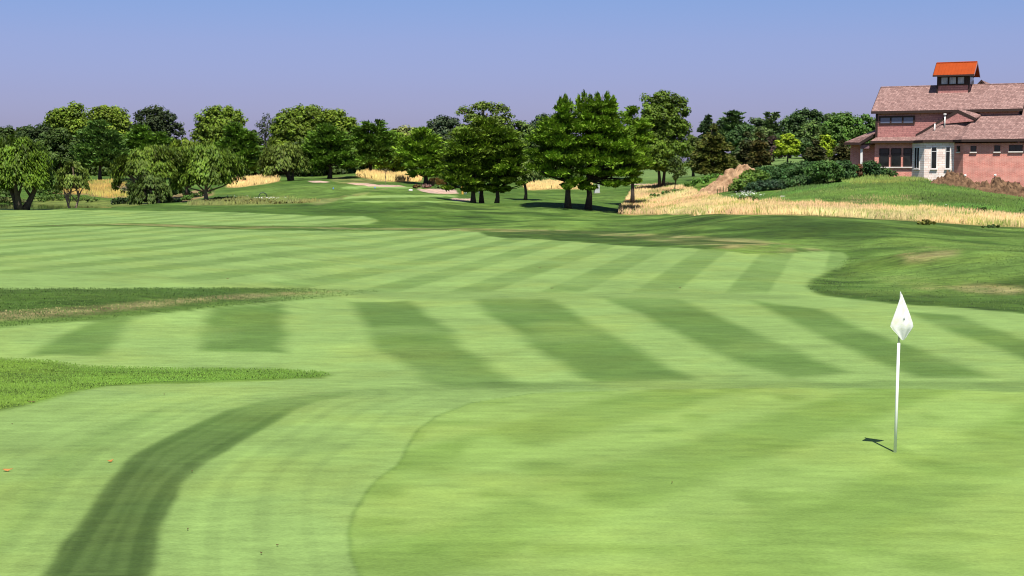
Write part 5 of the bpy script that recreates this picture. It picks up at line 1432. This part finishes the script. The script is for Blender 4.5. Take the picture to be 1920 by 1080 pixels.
# ---- porch at the left end
yp = .4
s_a, s_b = loc(1593.5, yp), loc(1641, yp)
mb = MB(); mb.box(s_a, -.02, yp, 7.5, 0, hz(269, s_a, yp)); po = mb.build('porch', BRICK, H0)
zl = hz(268.5, s_a, -.6)
P_a = (loc(1582, -.7), -.7, hz(268.8, loc(1582, -.7), -.7)); P_b = (loc(1610, -1.0), -1.0, hz(268.8, loc(1610, -1.0), -1.0)); P_c = (-.08, -1.0, hz(253, 0, -1.0)); P_d = (-.08, 3.4, hz(240.5, 0, 3.4)); P_e = (P_a[0], 7.9, P_a[2]); P_f = (-.08, 7.9, hz(240.5, 0, 3.4))
mb = MB(); mb.prism([P_a, P_b, P_c, P_d], (0, 0, .12)); mb.prism([(P_a[0], P_a[1] + .003, P_a[2]), P_d, P_f, P_e], (0, 0, .12)); prf = mb.build('porch_roof', ROOF, po)
mb = MB()
mb.prism([(P_b[0], P_b[1] - .05, P_b[2] - .22), (P_c[0], P_c[1] - .05, P_c[2] - .22), (P_c[0], P_c[1] - .05, P_c[2] + .1), (P_b[0], P_b[1] - .05, P_b[2] + .1)], (0, .046, 0))
mb.prism([(P_a[0], P_a[1] - .055, P_a[2] - .16), (P_b[0], P_b[1] - .055, P_b[2] - .16), (P_b[0], P_b[1] - .055, P_b[2] + .1), (P_a[0], P_a[1] - .055, P_a[2] + .1)], (0, .05, 0))
mb.build('fascia', TRIM, prf)
mb = MB(); zq = hz(270.5, s_a, -.4); mb.prism([(s_a - .3, -.55, zq - .05), (-.1, -.85, zq - .05), (-.1, yp - .004, zq - .05), (s_a - .3, yp - .004, zq - .05)], (0, 0, .04)); mb.build('soffit', TRIM, po)
mb = MB(); zz0 = hz(278.5, -1, -.7); mb.box(loc(1612.5, -.7), loc(1629, -.7), -.75, -.35, zz0, hz(271.5, -1, -.7)); mb.build('gutter_return', plain('mauve_trim', (.22, .12, .13), .6, .1), po)
mb = MB(); sp_ = loc(1614.8, -.5); mb.box(sp_ - .11, sp_ + .11, -.62, -.40, 0, zz0 - .003); mb.build('post', WHT, po, False, .01)

# ---- stone bay with three tall windows
yb0, yb1 = -.6, -2.1
q0 = 3.85; q1 = q0 + 1.5; q2 = loc(1788, yb1); q3 = q2 + 1.05; yw = yb1 - 1.05
zw = hz(267, q2, yb1)
mb = MB(); mb.prism([(q0, yb0 + .3, 0), (q0, yb0, 0), (q1, yb1, 0), (q2, yb1, 0), (q2, yb0 + .3, 0)], (0, 0, zw)); bay = mb.build('stone_bay', STONE, H0)


def bay_window(ua, ub, facing):
    za, zb2 = hz(316.5, q1, yb1), hz(275.5, q1, yb1)
    if facing == 'front':
        w = window(bay, 'w', loc(ua, yb1), loc(ub, yb1), za, zb2, yb1, .05, WHT, GLASS, (), (hz(284, q1, yb1),), SILL, .05)
    else:
        # the left facet runs at 45 degrees: build along its own direction
        t0, t1 = .42, .42 + .95
        def pt(t, o): return (q0 + t * .7071 - o * .7071, yb0 - t * .7071 - o * .7071)
        mb = MB()
        def bar(ta, tb, z0, z1, o0=-.02, o1=.05):
            A, B, C_, D = pt(ta, o0), pt(tb, o0), pt(tb, o1), pt(ta, o1)
            mb.prism([(*A, z0), (*D, z0), (*C_, z0), (*B, z0)], (0, 0, z1 - z0))
        bar(t0, t0 + .09, za, zb2); bar(t1 - .09, t1, za, zb2); bar(t0 + .09, t1 - .09, za, za + .07); bar(t0 + .09, t1 - .09, zb2 - .07, zb2); bar((t0 + t1) / 2 - .035, (t0 + t1) / 2 + .035, za + .07, zb2 - .07)
        w = mb.build('window', WHT, bay)
        mb = MB(); bar(t0 + .05, t1 - .05, za + .04, zb2 - .04, -.02, .025); mb.build('pane', GLASS, w)
        mb = MB(); bar(t0 - .05, t1 + .05, za - .12, za - .003, -.02, .14); mb.build('sill', SILL, w)


bay_window(1715, 1729, 'left'); bay_window(1745, 1756, 'front'); bay_window(1772, 1781, 'front')

# ---- brick wing at the right
sE = 19.5
mb = MB(); mb.prism([(q2 + .002, yb0 + .2, 0), (q2 + .002, yb1 + .002, 0), (q3, yw, 0), (sE, yw, 0), (sE, yb0 + .2, 0)], (0, 0, hz(268, 12, yw))); wing = mb.build('brick_wing', BRICK, H0)
ya = yw
for ua, ub, r0, r1, mu in ((1818.5, 1829.5, 284.6, 273.5, 0), (1863, 1874, 284.6, 273, 0), (1890.5, 1916, 284, 272.6, 1)):
    s0_, s1_ = loc(ua, ya), loc(ub, ya)
    window(wing, 'w', s0_, s1_, hz(r0, 11, ya), hz(r1, 11, ya), ya, .05, TRIM, GLASS, ((s0_ + s1_) / 2,) if mu else (), (), SILL, .04)
s0_, s1_ = loc(1862.5, ya), loc(1913, ya)
window(wing, 'w', s0_, s1_, hz(356, 13, ya), hz(342, 13, ya), ya, .06, TRIM, GLASS, ((s0_ * .3 + s1_ * .7),), (), None, .04)
# narrow window in the slanting brick corner
mb = MB(); mz0, mz1 = hz(284.5, q3, yw), hz(273.5, q3, yw)
def pc(t, o): return (q2 + t * .7071 - o * .7071, yb1 - t * .7071 - o * .7071)
A, B, C_, D = pc(.45, -.01), pc(.95, -.01), pc(.95, .05), pc(.45, .05)
mb.prism([(*A, mz0), (*D, mz0), (*C_, mz0), (*B, mz0)], (0, 0, mz1 - mz0)); w = mb.build('window', TRIM, wing)
A, B, C_, D = pc(.53, .04), pc(.87, .04), pc(.87, .062), pc(.53, .062)
mb = MB(); mb.prism([(*A, mz0 + .08), (*D, mz0 + .08), (*C_, mz0 + .08), (*B, mz0 + .08)], (0, 0, mz1 - mz0 - .16)); mb.build('pane', GLASS, w)
A, B, C_, D = pc(.40, -.01), pc(1.0, -.01), pc(1.0, .12), pc(.40, .12)
mb = MB(); mb.prism([(*A, mz0 - .12), (*D, mz0 - .12), (*C_, mz0 - .12), (*B, mz0 - .12)], (0, 0, .117)); mb.build('sill', SILL, w)
# globe lamps
for u, r in ((1810.5, 329), (1866.5, 328.5)):
    s = loc(u, ya); z_ = hz(r, s, ya)
    mb = MB(); mb.tube([(s, ya - .003, z_), (s, ya - .14, z_)], [.05, .05], 8)
    l_ = mb.build('lamp', TRIM, wing)
    mb = MB(); mb.tube([(s, ya - .20, z_ - .13), (s, ya - .20, z_ - .10), (s, ya - .20, z_), (s, ya - .20, z_ + .10), (s, ya - .20, z_ + .13)], [.02, .09, .13, .09, .02], 12); mb.build('globe', WHT, l_, True)
# ---- wing roof: hipped over the bay, dying into the siding
zev = hz(263.8, q2, -2.6)
E0 = (3.55, -.62, zev); E1 = (q1 - .12, -2.32, zev); E2 = (q2 - .1, -2.32, zev); E3 = (q3 - .12, yw - .45, zev); E4 = (sE + .3, yw - .45, zev)
sP = loc(1797, -.02); Pk = (sP, -.02, hz(207.5, sP, -.02))
sQ = loc(1826, -.02); Qk = (sQ, -.02, hz(217.5, sQ, -.02)); Rk = (sE + .3, -.02, Qk[2])
sS = loc(1727, -.02); Sk = (sS, -.02, hz(250, sS, -.02))
mb = MB()
for poly in ([E0, E1, Sk], [E1, Pk, Sk], [E1, E2, Pk], [E2, E3, Qk], [E2, Qk, Pk], [E3, E4, Rk, Qk]):
    mb.poly([(p[0], p[1], p[2] + .1) for p in poly]); mb.poly([(p[0], p[1], p[2] - .02) for p in poly][::-1])
wr = mb.build('wing_roof', ROOF, H0)
mb = MB()
ev = [E0, E1, E2, E3, E4]
for p, q in zip(ev[:-1], ev[1:]):
    d = unit(np.array((q[0] - p[0], q[1] - p[1], 0.0))); o_ = np.array((d[1], -d[0], 0)) * .05
    mb.prism([(p[0], p[1], zev - .16), (q[0], q[1], zev - .16), (q[0], q[1], zev + .105), (p[0], p[1], zev + .105)], o_)
mb.build('fascia', TRIM, wr)
mb = MB(); mb.poly([(p[0], p[1], zev - .1) for p in ev] + [(sE + .3, -.03, zev - .1), (3.6, -.03, zev - .1)]); mb.build('soffit', TRIM, wr)
# dark rake rising along the siding to the little peak, short rake down its right side
mb = MB()
mb.prism([(Sk[0] - .6, -.30, Sk[2] - .42), (Pk[0], -.30, Pk[2] - .14), (Pk[0], -.30, Pk[2] + .18), (Sk[0] - .6, -.30, Sk[2] - .10)], (0, .26, 0))
mb.build('rake_board', TRIM, wr)
gx = loc(1812, -1.2)
mb = MB(); mb.prism([(Pk[0], -1.25, Pk[2] - .05), (gx + .8, -1.25, Qk[2] - .35), (gx + 1.2, -.02, Qk[2] + .05), (Pk[0], -.02, Pk[2] + .10)], (0, 0, .12)); gl = mb.build('gablet_roof', ROOF, wr)
mb = MB(); mb.prism([(Pk[0] - .02, -1.30, Pk[2] - .22), (gx + .82, -1.30, Qk[2] - .52), (gx + .82, -1.30, Qk[2] - .26), (Pk[0] - .02, -1.30, Pk[2] + .06)], (0, .045, 0))
mb.prism([(Pk[0] - 2.1, -1.30, Pk[2] - 1.42), (Pk[0] - .021, -1.30, Pk[2] - .22), (Pk[0] - .021, -1.30, Pk[2] + .06), (Pk[0] - 2.1, -1.30, Pk[2] - 1.14)], (0, .045, 0))
mb.build('rake_board', TRIM, gl)
mb = MB(); mb.prism([(Pk[0] - 1.9, -1.25, Pk[2] - 1.40), (gx + .7, -1.25, Qk[2] - .55), (Pk[0], -1.25, Pk[2] - .12)], (0, .05, 0)); mb.build('gable', SIDING, gl)
# vent pipes through the roof
s = loc(1769, -1.35); zb_ = hz(224, s, -1.35); zt_ = hz(213, s, -1.35)
mb = MB(); mb.tube([(s, -1.35, zb_ - .9), (s, -1.35, zt_ - .15)], [.07, .07], 10); mb.tube([(s, -1.35, zt_ - .149), (s, -1.35, zt_ - .02), (s, -1.35, zt_)], [.15, .16, .05], 12); mb.build('vent_pipe', WHT, wr, True)
s = loc(1750.5, -1.5); zb_ = hz(236, s, -1.5)
mb = MB(); mb.tube([(s, -1.5, zb_ - .9), (s, -1.5, zb_ + .22)], [.06, .06], 10); mb.build('vent_pipe', WHT, wr, True)
# ---- pale blue cross wing past the right end
sx0 = sR + .62
zbl = hz(190, sx0, .8)
mb = MB(); mb.prism([(sx0, .9, 0), (sx0, 7.5, 0), (sx0, 7.5, zbl - .9), (sx0, 4.2, zbl + 2.2), (sx0, .9, zbl - .9)], (5, 0, 0)); bl = mb.build('side_wing', BATTEN, H0)
mb = MB()
for q in range(14):
    s = sx0 + .1 + q * .36
    mb.box(s, s + .05, .86, .897, 2.0, zbl - 1.0)
mb.build('batten', BATTEN, bl)
kk = 3.1 / 3.3
mb = MB()
for sg in (1, -1):
    yy = .3 if sg == 1 else 8.1; zz = zbl - .9 - .6 * kk
    mb.prism([(sx0 - .3, yy, zz), (sx0 + 5.4, yy, zz), (sx0 + 5.4, 4.2, zbl + 2.2), (sx0 - .3, 4.2, zbl + 2.2)], (0, 0, .14))
mb.build('side_roof', ROOF, bl)

SKYRAMP = [(0.0, (1.02, .90, 1.55)), (.03, (.96, .86, 1.46)), (.055, (.95, .85, 1.39)), (.09, (.97, .90, 1.36)), (.125, (.88, .95, 1.37)), (.5, (.8, .9, 1.1))]
SKYSTR = 0.057
EXPO = 0.7
# ------------------------------------------------------------------ light
AZ = math.atan2(.15, -1.0)      # where the sun stands, clockwise from +Y
EL = math.radians(63)
sd = bpy.data.lights.new('sun', 'SUN'); sd.energy = 5.0; sd.angle = math.radians(.5); sd.color = (1, .955, .87)
so = link(bpy.data.objects.new('sun', sd))
S = np.array((math.sin(AZ) * math.cos(EL), math.cos(AZ) * math.cos(EL), math.sin(EL)))
from mathutils import Vector
so.rotation_euler = Vector(S).to_track_quat('Z', 'Y').to_euler(); so.location = (0, 0, 60)
wd = bpy.data.worlds.new('World'); SC.world = wd; wd.use_nodes = True
nt = wd.node_tree
bg = nt.nodes['Background']
sky = N(nt, 'ShaderNodeTexSky', sky_type='NISHITA'); sky.sun_disc = False
sky.sun_elevation = EL; sky.sun_rotation = AZ; sky.air_density = 1.0; sky.dust_density = 1.2; sky.ozone_density = 3.0
tc = N(nt, 'ShaderNodeTexCoord'); sx = N(nt, 'ShaderNodeSeparateXYZ'); nt.links.new(tc.outputs['Generated'], sx.inputs[0])
tint = ramp(nt, sx.outputs['Z'], SKYRAMP)
c = mixc(nt, sky.outputs[0], tint.outputs[0], 1.0, 'MULTIPLY')
nt.links.new(c, bg.inputs[0]); bg.inputs[1].default_value = SKYSTR
vs = SC.view_settings
vs.view_transform = 'Standard'; vs.look = 'None'; vs.gamma = 1; vs.use_curve_mapping = False; vs.exposure = EXPO
SC.cycles.filter_width = 1.1; SC.cycles.max_bounces = 6; SC.cycles.diffuse_bounces = 2; SC.cycles.transparent_max_bounces = 4
